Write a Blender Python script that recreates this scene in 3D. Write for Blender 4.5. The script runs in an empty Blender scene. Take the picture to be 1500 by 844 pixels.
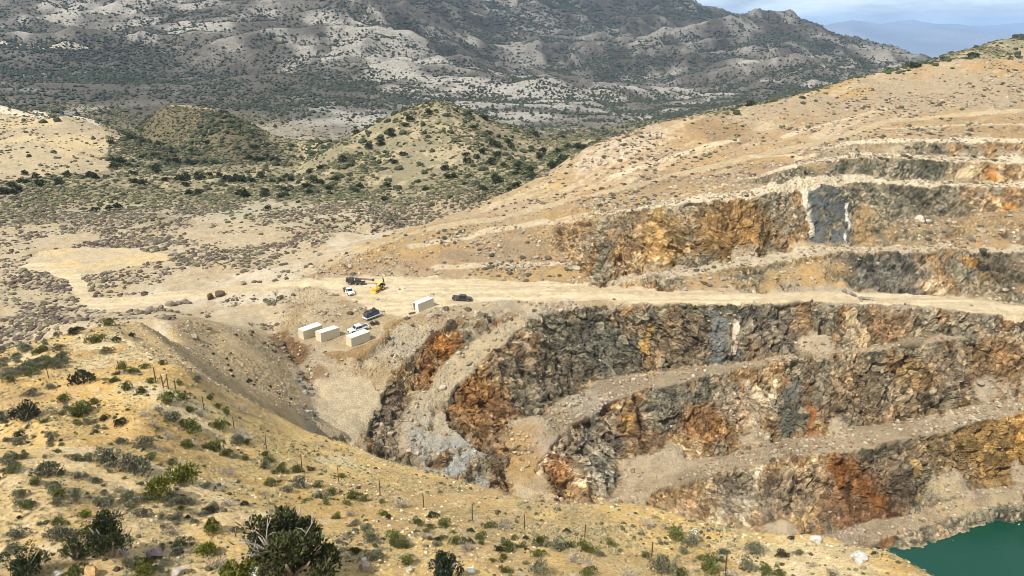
import bpy, math, random
import numpy as np
from mathutils import Vector
from mathutils.geometry import delaunay_2d_cdt
random.seed(7)
RNG = np.random.default_rng(11)
f32 = np.float32

# ------------------------------------------------------------------ camera model
F_PX, CX, CY = 1083.0, 750.0, 422.0
PITCH = math.atan(372.0 / F_PX)
SP, CP = math.sin(PITCH), math.cos(PITCH)

def ray(px, py):
    u, v = (px - CX) / F_PX, (py - CY) / F_PX
    return u, CP - v * SP, -(SP + v * CP)          # lateral, forward, up

def atD(px, py, D):
    """point on the ray at D metres below the camera's level"""
    a, b, c = ray(px, py)
    t = -D / c
    return (a * t, b * t, -D)

def atY(px, py, Y):
    a, b, c = ray(px, py)
    t = Y / b
    return (a * t, Y, c * t)

# ------------------------------------------------------------------ noise
def _hash(ix, iy, iz, seed):
    h = (ix.astype(np.uint32) * np.uint32(374761393) + iy.astype(np.uint32) * np.uint32(668265263)
         + iz.astype(np.uint32) * np.uint32(2147483647) + np.uint32(seed * 974711 % 4294967291))
    h = (h ^ (h >> np.uint32(13))) * np.uint32(1274126177)
    h = (h ^ (h >> np.uint32(15))) * np.uint32(2246822519)
    return ((h ^ (h >> np.uint32(16))) & np.uint32(0xFFFFFF)).astype(f32) / f32(0xFFFFFF)

def vn2(x, y, seed):
    xi, yi = np.floor(x).astype(np.int64), np.floor(y).astype(np.int64)
    fx, fy = (x - xi).astype(f32), (y - yi).astype(f32)
    fx = fx * fx * fx * (fx * (fx * 6 - 15) + 10); fy = fy * fy * fy * (fy * (fy * 6 - 15) + 10)
    z = np.zeros_like(xi)
    a, b = _hash(xi, yi, z, seed), _hash(xi + 1, yi, z, seed)
    c, d = _hash(xi, yi + 1, z, seed), _hash(xi + 1, yi + 1, z, seed)
    return (a + (b - a) * fx) * (1 - fy) + (c + (d - c) * fx) * fy * 1.0

def vn3(x, y, z, seed):
    xi, yi, zi = (np.floor(q).astype(np.int64) for q in (x, y, z))
    fx, fy, fz = (x - xi).astype(f32), (y - yi).astype(f32), (z - zi).astype(f32)
    fx = fx * fx * (3 - 2 * fx); fy = fy * fy * (3 - 2 * fy); fz = fz * fz * (3 - 2 * fz)
    r = []
    for k in (0, 1):
        a, b = _hash(xi, yi, zi + k, seed), _hash(xi + 1, yi, zi + k, seed)
        c, d = _hash(xi, yi + 1, zi + k, seed), _hash(xi + 1, yi + 1, zi + k, seed)
        r.append((a + (b - a) * fx) * (1 - fy) + (c + (d - c) * fx) * fy)
    return r[0] * (1 - fz) + r[1] * fz

def fbm2(x, y, wl, octv, seed, gain=0.5):
    """about -1..1"""
    s = np.zeros(np.shape(x), f32); a, t = 1.0, 0.0
    x, y = np.asarray(x, np.float64) / wl, np.asarray(y, np.float64) / wl
    for o in range(octv):
        s += a * (vn2(x, y, seed + o) * 2 - 1); t += a
        x, y = x * 1.6 + y * 1.2 + 17.3, y * 1.6 - x * 1.2 + 5.1
        a *= gain
    return s / t * 1.6

def ridged2(x, y, wl, octv, seed, gain=0.5):
    """0..1, sharp crests at 1"""
    s = np.zeros(np.shape(x), f32); a, t = 1.0, 0.0
    x, y = np.asarray(x, np.float64) / wl, np.asarray(y, np.float64) / wl
    for o in range(octv):
        n = 1 - np.abs(vn2(x, y, seed + o) * 2 - 1) * 1.3
        s += a * n; t += a
        x, y = x * 1.6 + y * 1.2 + 7.3, y * 1.6 - x * 1.2 + 15.1
        a *= gain
    return s / t

def fbm3(x, y, z, wl, octv, seed, gain=0.5):
    s = np.zeros(np.shape(x), f32); a, t = 1.0, 0.0
    x, y, z = (np.asarray(q, np.float64) / wl for q in (x, y, z))
    for o in range(octv):
        s += a * (vn3(x, y, z, seed + o) * 2 - 1); t += a
        x, y, z = x * 1.6 + y * 1.2 + 3.7, y * 1.6 - x * 1.2 + 9.1, z * 2.0 + 4.4
        a *= gain
    return s / t * 1.6

def facets(x, y, z, seed):
    """broken-rock relief: every Voronoi cell is a randomly tilted flat facet. returns (-1..1 height, cell random, edge distance)"""
    xi, yi, zi = (np.floor(q).astype(np.int64) for q in (x, y, z))
    best = np.full(x.shape, 9.0, f32); sec = np.full(x.shape, 9.0, f32)
    hgt = np.zeros(x.shape, f32); rnd = np.zeros(x.shape, f32)
    for dx in (-1, 0, 1):
        for dy in (-1, 0, 1):
            for dz in (-1, 0, 1):
                cx, cy, cz = xi + dx, yi + dy, zi + dz
                r1, r2, r3 = _hash(cx, cy, cz, seed), _hash(cx, cy, cz, seed + 1), _hash(cx, cy, cz, seed + 2)
                ex = (x - cx).astype(f32) - r1; ey = (y - cy).astype(f32) - r2; ez = (z - cz).astype(f32) - r3
                d = ex * ex + ey * ey + ez * ez
                m = d < best
                sec = np.where(m, best, np.minimum(sec, d))
                q1, q2, q3 = (r1 * 7.31) % 1 - .5, (r2 * 9.17) % 1 - .5, (r3 * 5.93) % 1 - .5
                h = (ex * q1 + ey * q2 + ez * q3) * 2.2 + ((r1 + r2 * 3 + r3 * 5) % 1 - .5) * .9
                hgt = np.where(m, h, hgt); rnd = np.where(m, (r1 * 3 + r2 * 5 + r3) % 1, rnd)
                best = np.where(m, d, best)
    return hgt, rnd, np.sqrt(sec) - np.sqrt(best)

def sstep(a, b, x):
    t = np.clip((x - a) / (b - a), 0, 1)
    return t * t * (3 - 2 * t)

# ------------------------------------------------------------------ survey lines of the site
LINES, PTS = {}, []
def extend(l, lo=None, hi=None):
    l = list(l)
    if hi is not None:
        (x0, y0, d0), (x1, y1, d1) = l[-2], l[-1]
        k = (hi - x1) / (x1 - x0) if x1 != x0 else 0
        k = k * .6 if abs(y1 - y0) > 15 else k
        l.append((hi, y1 + (y1 - y0) * k, d1 + (d1 - d0) * k))
    if lo is not None:
        (x0, y0, d0), (x1, y1, d1) = l[0], l[1]
        k = (lo - x0) / (x0 - x1)
        k = k * .6 if abs(y1 - y0) > 15 else k
        l.insert(0, (lo, y0 + (y0 - y1) * k, d0 + (d0 - d1) * k))
    return l
def lineD(name, l, lo=None, hi=None):
    LINES[name] = [atD(*p) for p in extend(l, lo, hi)]
def lineY(name, l, lo=None, hi=None):
    LINES[name] = [atY(*p) for p in extend(l, lo, hi)]
def lineS(name, l):
    """(px, py, slant depth)"""
    out = []
    for px, py, d in l:
        a, b, c = ray(px, py); out.append((a * d, b * d, c * d))
    LINES[name] = out

# haul road
lineD('road_up', [(470,409,75.5),(520,402,75.6),(600,409,76),(700,411,76),(800,414,76),(900,419,76),(1000,427,76),(1120,428,76),(1233,426,76),(1300,428,76),(1400,436,76),(1450,441,76),(1500,448,76.2)], hi=1680)
lineD('road_low', [(640,452,76.8),(700,442,76.7),(750,441,76.5),(800,441,76.3),(900,441.5,76.2),(1000,443.5,76.2),(1120,443,76.2),(1233,442.5,76.2),(1330,447,76.2),(1400,453,76.2),(1450,458,76.2),(1500,464,76.4)], hi=1680)
# pit, first wall
lineD('crest1', [(790,463,78.5),(800,460,78.2),(840,456,77.8),(900,452.5,77.6),(960,451,77.5),(1050,451,77.6),(1150,451,77.6),(1240,453,77.6),(1330,461,78),(1400,468,78.3),(1450,473,78.6),(1500,478,78.9)], hi=1680)
lineD('toe1', [(737,702,101),(741,672,99.5),(748,645,98.3),(777,628,97),(811,588,95.6),(868,561,94.3),(940,545,92.8),(1000,539,91.3),(1070,532,90),(1130,521,88.3),(1240,508,85.2),(1300,498,83.8),(1400,489,82),(1500,484,81)], hi=1680)
lineD('crest2', [(808,735,102.5),(800,719,101.2),(784,689,99.7),(791,656,98.4),(821,629,97.2),(868,605,95.9),(901,589,94.9),(950,570,93.5),(1000,556,92.4),(1070,545,90.8),(1130,532,89.2),(1200,523,87.1),(1283,514,85.4),(1330,506,84.2),(1430,496,82.4),(1500,492,81.6)], hi=1680)
lineD('toe2', [(898,735,111.3),(905,720,110.6),(931,698,109.2),(1000,678,107.4),(1077,660,105.6),(1144,649,103.5),(1200,633,102.2),(1268,621,101),(1321,615,99.7),(1368,608,98.8),(1418,596,98),(1500,583,96)], hi=1680)
lineD('crest3', [(935,750,111),(945,735,110),(961,723,109),(1000,707,107.9),(1067,687,106.1),(1157,667,103.8),(1207,661,102.6),(1284,651,101.1),(1334,641,100.3),(1408,621,98.6),(1500,603,96.6)], hi=1680)
lineD('toe3', [(1090,812,116.5),(1140,795,115.5),(1214,774,114.4),(1250,768,114),(1284,764,113.5),(1330,752,113),(1368,742,112.5),(1398,727,112),(1435,716,111.4),(1500,702,110.4)], hi=1680)
lineD('berm', [(1215,806,115.2),(1260,796,114.8),(1301,786,114.2),(1340,775,113.9),(1368,766,113.6),(1418,757,113),(1450,748,112.5),(1500,738,112)], hi=1680)
lineD('shore', [(1275,813,115.9),(1311,801,115.6),(1361,795,115.6),(1385,787,115.6),(1408,780,115.6),(1421,772,115.6),(1460,765,115.6),(1500,756,115.6)], hi=1680)
for q in [(75,126),(88,130),(105,132),(125,134),(150,136),(180,132),(230,125),(60,128),(90,115),(130,112),(180,110),(240,110),(100,90),(150,85)]: PTS.append((q[0],q[1],-124.0))
# west ramp
lineD('toeL', [(630,706,97),(622,687,94.5),(614,664,92.6),(617,630,90.5),(620,597,88.3),(628,576,87.2),(637,558,86),(660,529,83.8),(687,502,81.5),(720,484,79.8),(747,470,78.7),(762,463,78)])
lineD('crestL', [(752,738,103.5),(735,708,100),(714,673,96),(687,650,93.7),(658,621,91),(657,597,89.2),(664,574,87.5),(680,555,86),(700,531,84),(727,514,82.5),(753,489,80.5),(778,470,79)])
lineD('crestW', [(612,684,93.7),(596,676,92.5),(575,668,91),(552,646,88),(545,627,86.6),(557,592,84.8),(564,562,83.2),(577,541,82),(610,514,80),(633,489,78.6),(660,471,77.7),(690,462,77.5),(735,453,77.3)])
# pad with containers and the patch below
lineD('pad', [(430,489,77.6),(452,476,77.4),(500,468,77.3),(528,458,77.1),(560,444,76.8),(600,432,76.5)])
lineD('pad_front', [(432,500,77.9),(462,509,78),(490,516,78.2),(520,520,78.3),(548,507,78.1),(572,480,77.7),(600,462,77.2),(632,456,77)])
lineD('pad_bank', [(470,526,80.6),(495,533,81),(530,531,80.9),(560,512,79.9),(585,495,79)])
lineD('patch_top', [(470,556,82.8),(500,548,82.4),(540,546,82.3)])
lineD('patch_low', [(480,592,84.4),(505,610,85.0),(530,628,85.8)])
lineD('patch_near', [(466,607,84.2),(488,626,85.2),(512,642,86.2),(540,655,87.4)])
lineD('bank_above_pad', [(425,478,76.9),(455,455,76.2),(470,430,75.6),(500,436,76.1),(520,447,76.7)])
lineD('gully_top', [(385,486,77.2),(412,520,80),(440,560,83)])
lineD('gully_low', [(402,486,78.2),(428,524,81.7),(458,570,84.6)])
# flank of the near hill
lineY('flank_top', [(240,463,152),(283,462,163),(333,476,170),(372,487,182)])
lineY('flank_mid', [(262,500,143),(300,505,153),(350,545,147),(415,588,138),(438,604,134)])
# near hill
lineS('yellow_edge', [(450,627,92),(500,641,91),(567,667,85),(640,690,79),(687,707,75.5),(734,717,72),(764,727,70.5),(814,734,69),(854,740,68),(878,734,68.5),(918,731,68.5),(961,739,66),(998,750,64),(1067,769,60.5),(1144,778,59),(1217,782,58.5),(1254,796,56),(1308,802,54),(1351,824,51),(1385,843,49),(1410,860,47.5),(1520,925,43)])
lineS('yellow_edge_upper', [(264,531,84),(320,562,89),(363,583,92),(410,605,93)])
lineS('hill_skyline', [(-140,540,100),(-60,524,102),(0,511,104),(60,494,106),(110,479,108),(150,469,113),(200,465,119)])
lineS('fence', [(-120,600,76),(22,561,77),(72,556,77),(175,549,76),(246,569,74),(299,599,75),(343,628,75),(390,658,74),(442,686,72),(496,706,69),(557,726,66),(621,745,63),(692,762,61),(768,777,59),(856,790,57),(954,820,54),(1062,843,51)])
lineS('mid_hill', [(-80,690,50),(0,690,51),(100,660,57),(200,650,62),(300,720,55),(450,760,53.5),(600,790,52.5),(760,815,51.5)])
lineS('bottom', [(-120,844,38),(0,844,40),(200,844,41),(400,844,43),(600,844,45.5),(750,844,47.5),(900,850,48.5),(1100,868,48),(1300,890,45)])
for p in [(-9,6,-12),(9,6,-12),(-18,20,-21.5),(0,20,-22.5),(18,20,-24),(-30,27,-24.5),(0,30,-28),(24,30,-30),(34,36,-33),(-40,40,-26.5),(-70,60,-29)]:
    PTS.append(p)
# back of the near hill, hidden side
h1, h2 = [], []
for (x, y, z) in LINES['yellow_edge']:
    k1, k2 = (y + 7) / y, (y + 42) / y
    s = -z / y
    if y > 75: k2 = (y + 40) / y
    h1.append((x * k1, y * k1, z - 7 * s - 6.5))
    h2.append((x * k2, y * k2, max(z - 42 * s - 15, -123.0)))
for i, (x, y, z) in enumerate(LINES['yellow_edge'][:4]):      # the bench comes close under the crest here
    h2[i] = (x * (y + 52) / y, y + 52, z + (y + 52) * 0 - (52 * -z / y) - 9)
LINES['back1'] = h1; LINES['back2'] = h2
LINES['skyline_back'] = [(x * 1.28, y * 1.28, z - 30) for x, y, z in LINES['hill_skyline']][:-1]
# slopes above the haul road
lineD('crestU1', [(880,419,75.5),(920,413,74.6),(1000,403,73.3),(1067,392,72),(1117,387,71),(1180,376,69.3),(1247,367,67.5),(1300,367,67.1),(1380,366,66.6),(1500,369,67)], hi=1680)
lineD('toeU1', [(880,412,74.6),(920,404,73.4),(1000,391,72.2),(1060,385,71.4),(1100,380,70.8),(1133,370,69.6),(1187,367,68.6),(1247,361,67.2),(1300,361,66.8),(1380,360,66.2),(1500,363,66.5)], hi=1680)
lineY('midU2', [(1262,296,258),(1340,316,257),(1420,316,258),(1500,302,262)], hi=1680)
lineY('crestU2', [(880,322,246),(913,309,245),(1000,299,245),(1067,291,247),(1110,286,249),(1173,276,256),(1233,268,264),(1320,268,271),(1400,271,272),(1500,274,272)], hi=1680)
lineY('toeU2', [(1130,268,256),(1187,258,263),(1233,255,270),(1320,264,277),(1400,267,278),(1500,270,279)], hi=1680)
lineY('crestU3', [(1060,269,261),(1133,251,265),(1187,239,272),(1233,232,280),(1300,231,285),(1400,236,286),(1500,240,287)], hi=1680)
lineY('toeU3', [(1187,233,281),(1233,227,287),(1300,226,291),(1400,230,292),(1500,234,293)], hi=1680)
lineY('crestU4', [(1187,219,290),(1233,213,296),(1300,208,299),(1400,208,299),(1500,209,299)], hi=1680)
lineY('toeU4', [(1240,207,303),(1300,202,305),(1400,202,305),(1500,203,305)], hi=1680)
lineD('rampA_low', [(452,406,75.2),(500,381,73),(560,360,71),(613,343,69.3),(680,330,67.3),(747,320,65.3),(833,297,61.8),(920,277,57.6),(1000,258,53.6),(1070,242,50),(1133,227,47),(1233,204,42.2),(1300,181,37.8),(1400,171,35.9),(1500,166,35)], hi=1680)
lineD('rampA_up', [(440,400,74.8),(500,373,72.4),(560,352,70.4),(613,336,68.8),(680,323,66.8),(747,313,64.8),(833,290,61.2),(920,270,56.9),(1000,250,52.8),(1070,233,49),(1133,218,46),(1233,196,41),(1300,175,37),(1400,166,35.2),(1500,161,34.2)], hi=1680)
lineD('scar', [(640,372,72.5),(700,366,72),(760,362,71.4),(800,350,69.2)])
lineD('scar_toe', [(630,386,74),(700,389,74.3),(780,386,74),(830,378,73)])
lineY('dump_edge', [(560,346,270),(620,330,285),(660,312,298),(700,295,305),(760,274,315),(800,252,325),(830,231,332),(870,206,342),(910,194,348),(960,181,355),(1010,172,360),(1060,163,366),(1110,155,374),(1140,148,381),(1200,130,410),(1240,115,424),(1300,100,432),(1350,90,438),(1390,84,442),(1440,82,446),(1500,83,450)], hi=1760)
lineY('dump_mid', [(1110,190,352),(1180,172,362),(1260,150,378),(1340,142,388),(1420,128,400),(1500,118,410)], hi=1700)
LINES['dump_back'] = [(x * 1.14, y * 1.14, z - (16 if y < 400 else 30)) for x, y, z in LINES['dump_edge']]
lineY('rocky_hill', [(1400,86,560),(1430,72,600),(1470,60,640),(1500,50,660),(1560,38,680)])
# plain west of the pit
for q in [(-120,470,78),(0,470,78),(60,440,78),(-120,420,78.4),(0,420,78.4),(110,420,78),(200,445,78),(300,428,77.2),(350,450,77.5),(400,440,76.8),
          (430,410,75.8),(300,400,76.8),(380,370,76.2),(450,360,74.4),(530,340,72.6),(100,380,78.4),(200,370,78.6),(-120,360,79.4),(0,340,79.6),(120,320,80),(300,340,78.6),(420,320,77),(520,310,75.4),(600,310,74),
          (-140,290,80),(60,290,80.5),(200,300,81),(330,290,81),(460,290,79.5),(560,290,77.6),(640,300,74.5),(680,290,74)]:
    PTS.append(atD(*q))
lineY('pale_hill', [(-140,150,640),(-60,150,640),(0,155,640),(60,166,628),(130,180,600),(200,204,560),(240,222,540)])
lineY('pale_hill_foot', [(-140,262,420),(-40,262,420),(60,268,410),(130,258,430),(190,246,470),(240,240,500)])
lineY('pale_hill_mid', [(-140,205,510),(0,205,510),(80,215,500),(150,222,510)])
LINES['pale_hill_back'] = [(x * 1.15, y * 1.15, z - 16) for x, y, z in LINES['pale_hill']]
lineY('west_hill', [(165,180,640),(215,160,640),(255,147,640),(290,150,645),(330,159,655),(370,180,650),(410,206,640)])
lineY('west_hill_foot', [(260,243,540),(330,236,560),(400,226,590)])
LINES['west_hill_back'] = [(x * 1.16, y * 1.16, z - 32) for x, y, z in LINES['west_hill']]
lineY('cone_hill', [(425,241,500),(470,218,505),(520,193,510),(560,171,515),(600,151,520),(640,140,525),(680,152,535),(720,169,545),(770,187,552),(820,203,555)])
lineY('cone_hill_mid', [(500,245,440),(590,225,455),(660,222,460),(730,236,450),(790,240,430)])
lineY('cone_hill_foot', [(430,275,420),(520,277,410),(620,272,405),(700,262,405),(760,262,390)])
LINES['cone_hill_back'] = [(x * 1.15, y * 1.15, z - 38) for x, y, z in LINES['cone_hill']]
# valley behind, fan and mountains
lineY('valley', [(-160,150,830),(0,150,830),(100,160,830),(300,168,850),(430,190,800),(560,175,880),(700,180,900),(800,187,850),(900,186,860),(1000,172,950),(1120,152,1120),(1240,132,1300),(1500,110,1500),(1700,110,1500)])
lineY('fan', [(-160,112,1050),(0,116,1050),(150,122,1100),(300,128,1150),(450,135,1150),(600,150,1120),(720,158,1080),(830,168,1050),(920,166,1100),(1020,154,1250)])
lineY('foot', [(-160,85,1250),(0,92,1250),(150,98,1300),(300,104,1380),(450,112,1400),(560,126,1330),(660,138,1280),(780,146,1280),(880,152,1330),(980,148,1450)])
lineY('ridge_a', [(-160,-50,1950),(0,-48,1950),(200,-50,1980),(350,-52,2000),(460,-40,1930),(540,-5,1850),(600,35,1760),(650,58,1700),(720,80,1620),(800,98,1560),(900,119,1500),(980,140,1480)])
lineY('face_a', [(-160,0,1650),(0,0,1650),(180,0,1700),(330,5,1750),(440,30,1700),(520,70,1560),(600,95,1480)])
lineY('gulch', [(480,-45,2600),(560,-30,2450),(620,10,2300),(680,48,2150),(760,80,2000),(860,108,1850),(960,132,1700),(1060,142,1550),(1150,142,1450)])
lineY('ridge_b', [(560,-60,3600),(700,-58,3500),(850,-48,3350),(950,-22,3250),(1000,-5,3150),(1040,7,3100),(1100,12,2950),(1143,18,2850),(1173,28,2750),(1197,37,2700),(1240,43,2620),(1277,49,2560),(1333,63,2420),(1373,80,2250),(1420,100,2150),(1520,130,2000)])
lineY('face_b', [(760,20,2550),(860,35,2500),(960,50,2450),(1060,65,2350),(1150,85,2150),(1240,98,1950),(1320,104,1850)])
lineY('foot_b', [(1150,133,1600),(1230,122,1620),(1310,108,1700)])
for (a, b) in (('ridge_a', 1.25), ('ridge_b', 1.5)):
    LINES[a + '_back'] = [(x * b, y * b, z - 60 - (60 if b > 1.4 else 0)) for x, y, z in LINES[a][(0 if b > 1.4 else 0):(None if b > 1.4 else 6)]]
for u in (-1.1, -.6, -.2, .2, .45, .6, .8, 1.1):
    PTS.append((u * 7600, 7600, -300)); PTS.append((u * 9500, 9500, -450))
for u in (.5, .62, .75, .9, 1.1):
    PTS.append((u * 2400, 2400, -190)); PTS.append((u * 3600, 3600, -250))
for u, z in ((-1.1, 40), (1.1, -60)):
    for yy in (30, 90, 160, 300, 600, 1200):
        pass

def to_uv(p): return (p[0] / p[1], math.log(p[1]))

# ------------------------------------------------------------------ triangulate, rasterise to a polar grid
U0, U1, NC = -0.92, 0.92, 1240
L0, L1, NR = math.log(7.0), math.log(9000.0), 4300
def build_grid():
    vs, zs, ed = [], [], []
    for name, l in LINES.items():
        n0 = len(vs)
        for p in l:
            vs.append(to_uv(p)); zs.append(p[2])
        ed += [(n0 + i, n0 + i + 1) for i in range(len(l) - 1)]
    for p in PTS:
        vs.append(to_uv(p)); zs.append(p[2])
    ov, oe, of, orv, _, _ = delaunay_2d_cdt([Vector(v) for v in vs], ed, [], 0, 1e-5)
    oz, new = [], []
    for i, o in enumerate(orv):
        oz.append(np.mean([zs[k] for k in o]) if len(o) else None)
        if not len(o): new.append(i)
    nb = {}
    for a, b in oe:
        nb.setdefault(a, []).append(b); nb.setdefault(b, []).append(a)
    for i in new:
        # crossing of two survey lines: weight the known neighbours by closeness
        ks = [(oz[k], (ov[i] - ov[k]).length) for k in nb[i] if oz[k] is not None]
        w = [1 / (d + 1e-4) for _, d in ks]
        oz[i] = sum(z * q for (z, _), q in zip(ks, w)) / sum(w)
        print('  crossing at Y=%.0f u=%.3f' % (math.exp(ov[i].y), ov[i].x))
    H = np.full((NR, NC), np.nan, f32)
    du, dl = (U1 - U0) / (NC - 1), (L1 - L0) / (NR - 1)
    for t in of:
        (x0, y0), (x1, y1), (x2, y2) = [((ov[k].x - U0) / du, (ov[k].y - L0) / dl) for k in t]
        a, b = max(0, math.ceil(min(x0, x1, x2))), min(NC - 1, math.floor(max(x0, x1, x2)))
        c, d = max(0, math.ceil(min(y0, y1, y2))), min(NR - 1, math.floor(max(y0, y1, y2)))
        if b < a or d < c: continue
        gx, gy = np.meshgrid(np.arange(a, b + 1), np.arange(c, d + 1))
        den = (y1 - y2) * (x0 - x2) + (x2 - x1) * (y0 - y2)
        if abs(den) < 1e-9: continue
        w0 = ((y1 - y2) * (gx - x2) + (x2 - x1) * (gy - y2)) / den
        w1 = ((y2 - y0) * (gx - x2) + (x0 - x2) * (gy - y2)) / den
        w2 = 1 - w0 - w1
        m = (w0 >= -1e-6) & (w1 >= -1e-6) & (w2 >= -1e-6)
        # interpolate slope-like quantity z/Y in log-polar space
        Y = np.exp(L0 + gy * dl)
        zz = (w0 * oz[t[0]] + w1 * oz[t[1]] + w2 * oz[t[2]])
        sub = H[c:d + 1, a:b + 1]; sub[m] = zz[m]
    for axis in (1, 0):
        for rev in (False, True):
            Hh = H if axis == 1 else H.T
            Hh = Hh[:, ::-1] if rev else Hh
            ok = ~np.isnan(Hh)
            idx = np.where(ok, np.arange(Hh.shape[1])[None, :], 0)
            np.maximum.accumulate(idx, axis=1, out=idx)
            fill = np.take_along_axis(Hh, idx, 1)
            Hh[~ok] = fill[~ok]
    return H

def blur(A, r):
    if r < 1: return A
    for ax in (0, 1):
        for _ in range(2):
            P = np.concatenate([np.repeat(A.take([0], ax), r + 1, ax), A, np.repeat(A.take([-1], ax), r, ax)], ax)
            C = np.cumsum(P, ax, dtype=np.float64)
            n = A.shape[ax]
            A = ((C.take(range(2 * r + 1, 2 * r + 1 + n), ax) - C.take(range(0, n), ax)) / (2 * r + 1)).astype(f32)
    return A

HB = build_grid()
GU = np.linspace(U0, U1, NC); GL = np.linspace(L0, L1, NR); GY = np.exp(GL)

def inpoly(x, y, poly):
    x, y = np.asarray(x, np.float64), np.asarray(y, np.float64)
    c = np.zeros(x.shape, bool); n = len(poly)
    for i in range(n):
        (x0, y0), (x1, y1) = poly[i][:2], poly[i - 1][:2]
        if y0 == y1: continue
        c ^= ((y0 > y) != (y1 > y)) & (x < (x1 - x0) * (y - y0) / (y1 - y0) + x0)
    return c

def gsample(A, x, y):
    x, y = np.asarray(x, np.float64), np.maximum(np.asarray(y, np.float64), 7.01)
    gu = np.clip((x / y - U0) / (U1 - U0) * (NC - 1), 0, NC - 1.001)
    gl = np.clip((np.log(y) - L0) / (L1 - L0) * (NR - 1), 0, NR - 1.001)
    i, j = gl.astype(int), gu.astype(int); a, b = gl - i, gu - j
    return (A[i, j] * (1 - a) * (1 - b) + A[i + 1, j] * a * (1 - b) + A[i, j + 1] * (1 - a) * b + A[i + 1, j + 1] * a * b)

# engineered ground (pit, benches, road) stays sharp, natural ground is rounded off
XX = GU[None, :] * GY[:, None]; YY = np.repeat(GY[:, None], NC, 1)
def cum(l): return [p[:2] for p in LINES[l]]
PIT_POLY = cum('back2')[::-1] and ([LINES['gully_low'][0][:2], LINES['gully_low'][2][:2]] + [p[:2] for p in LINES['back2']] + [(260, 90), (420, 330), (300, 345)] + [p[:2] for p in LINES['rampA_up'][::-1]][2:] )
sharp = blur(inpoly(XX, YY, PIT_POLY).astype(f32), 4)
HB = (lambda A: blur(A, 1) * sharp + blur(A, 9) * (1 - sharp))(HB)
SHARP = sharp

def edge_warp(x, y):
    """ragged crests and toes: the engineered lines wander by a metre or so"""
    k = gsample(SHARP, x, y) * (1 - sstep(300, 340, np.asarray(y)))
    return (fbm2(x, y, 9, 4, 951) * 1.5 + fbm2(x, y, 28, 2, 953) * 1.0) * k, (fbm2(x, y, 9, 4, 957) * 1.5 + fbm2(x, y, 28, 2, 959) * 1.0) * k
def poly_dist(x, y, line):
    d = np.full(x.shape, 1e9)
    for (x0, y0), (x1, y1) in zip([p[:2] for p in line[:-1]], [p[:2] for p in line[1:]]):
        L2 = (x1 - x0) ** 2 + (y1 - y0) ** 2 + 1e-9
        t = np.clip(((x - x0) * (x1 - x0) + (y - y0) * (y1 - y0)) / L2, 0, 1)
        d = np.minimum(d, np.hypot(x - x0 - t * (x1 - x0), y - y0 - t * (y1 - y0)))
    return d
_k = np.nonzero((sharp.ravel() > .02) & (YY.ravel() > 115) & (YY.ravel() < 320))[0]
_x, _y = XX.ravel()[_k], YY.ravel()[_k]
_dx, _dy = edge_warp(_x, _y)
_h = gsample(HB, _x + _dx, _y + _dy)
TAL = np.zeros(len(_k))
for _ln, _sd in (('toe1', 1), ('toe2', 2), ('toe3', 3), ('toeL', 4), ('toeU1', 5), ('toeU2', 6), ('toeU3', 7)):
    _d = poly_dist(_x + _dx, _y + _dy, LINES[_ln])
    _w = 5.5 if _sd < 5 else 4.0
    _a = np.clip(fbm2(_x, _y, 11, 2, 970 + _sd) * 1.6 - .35, 0, 1) * (1.9 if _sd < 4 else 1.2)
    TAL = np.maximum(TAL, _a * np.clip(1 - _d / _w, 0, 1))
HBf = HB.ravel().copy(); HBf[_k] = _h + TAL; HB = HBf.reshape(HB.shape)
TALUS = np.zeros(HB.size, f32); TALUS[_k] = TAL; TALUS = TALUS.reshape(HB.shape)

def soft_noise(x, y):
    """natural relief that is laid over the survey"""
    x, y = np.asarray(x, np.float64), np.asarray(y, np.float64)
    far = sstep(560, 1300, y)
    s = gsample(SHARP, x, y)
    n = fbm2(x, y, 14, 4, 31) * .38 * (1 - s) * (1 - far)
    n += fbm2(x, y, 60, 3, 41) * 1.6 * (1 - s) * sstep(150, 260, y) * (1 - far)
    n += fbm2(x, y, 3.2, 3, 91) * .07 * (1 - sstep(200, 300, y))
    n += fbm2(x, y, 6, 3, 51) * .22 * s
    midf = sstep(330, 450, y) * (1 - far)
    n += (ridged2(x + y * .3, y - x * .2, 70, 4, 61) - .55) * 5.0 * midf * (1 - s)
    m = np.nonzero(far > 0)[0] if np.ndim(y) == 1 else None
    def mount(x, y):
        wx, wy = x + fbm2(x, y, 300, 2, 71) * 70, y + fbm2(x, y, 300, 2, 73) * 70
        # spurs run down from the upper left to the lower right
        a = wx * .80 + wy * .60; b = wx * -.60 + wy * .80
        r = ridged2(a * .45, b, 480, 5, 77, .48) - .6
        r2 = ridged2(wx, wy, 130, 3, 78) - .6
        return r * 145 * sstep(1000, 1900, y) + r2 * 20 * sstep(900, 1400, y)
    if m is None:
        n = n + np.where(far > 0, mount(x, y), 0)
    elif len(m):
        n[m] += mount(x[m], y[m])
    return n

def ground(x, y):
    x, y = np.atleast_1d(np.asarray(x, np.float64)), np.atleast_1d(np.asarray(y, np.float64))
    return gsample(HB, x, y) + soft_noise(x, y)

# finished survey grid incl. relief: used for ray hits
HG = np.empty_like(HB)
for r0 in range(0, NR, 430):
    r1 = min(NR, r0 + 430)
    HG[r0:r1] = HB[r0:r1] + soft_noise(XX[r0:r1].ravel(), YY[r0:r1].ravel()).reshape(r1 - r0, NC)

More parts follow.
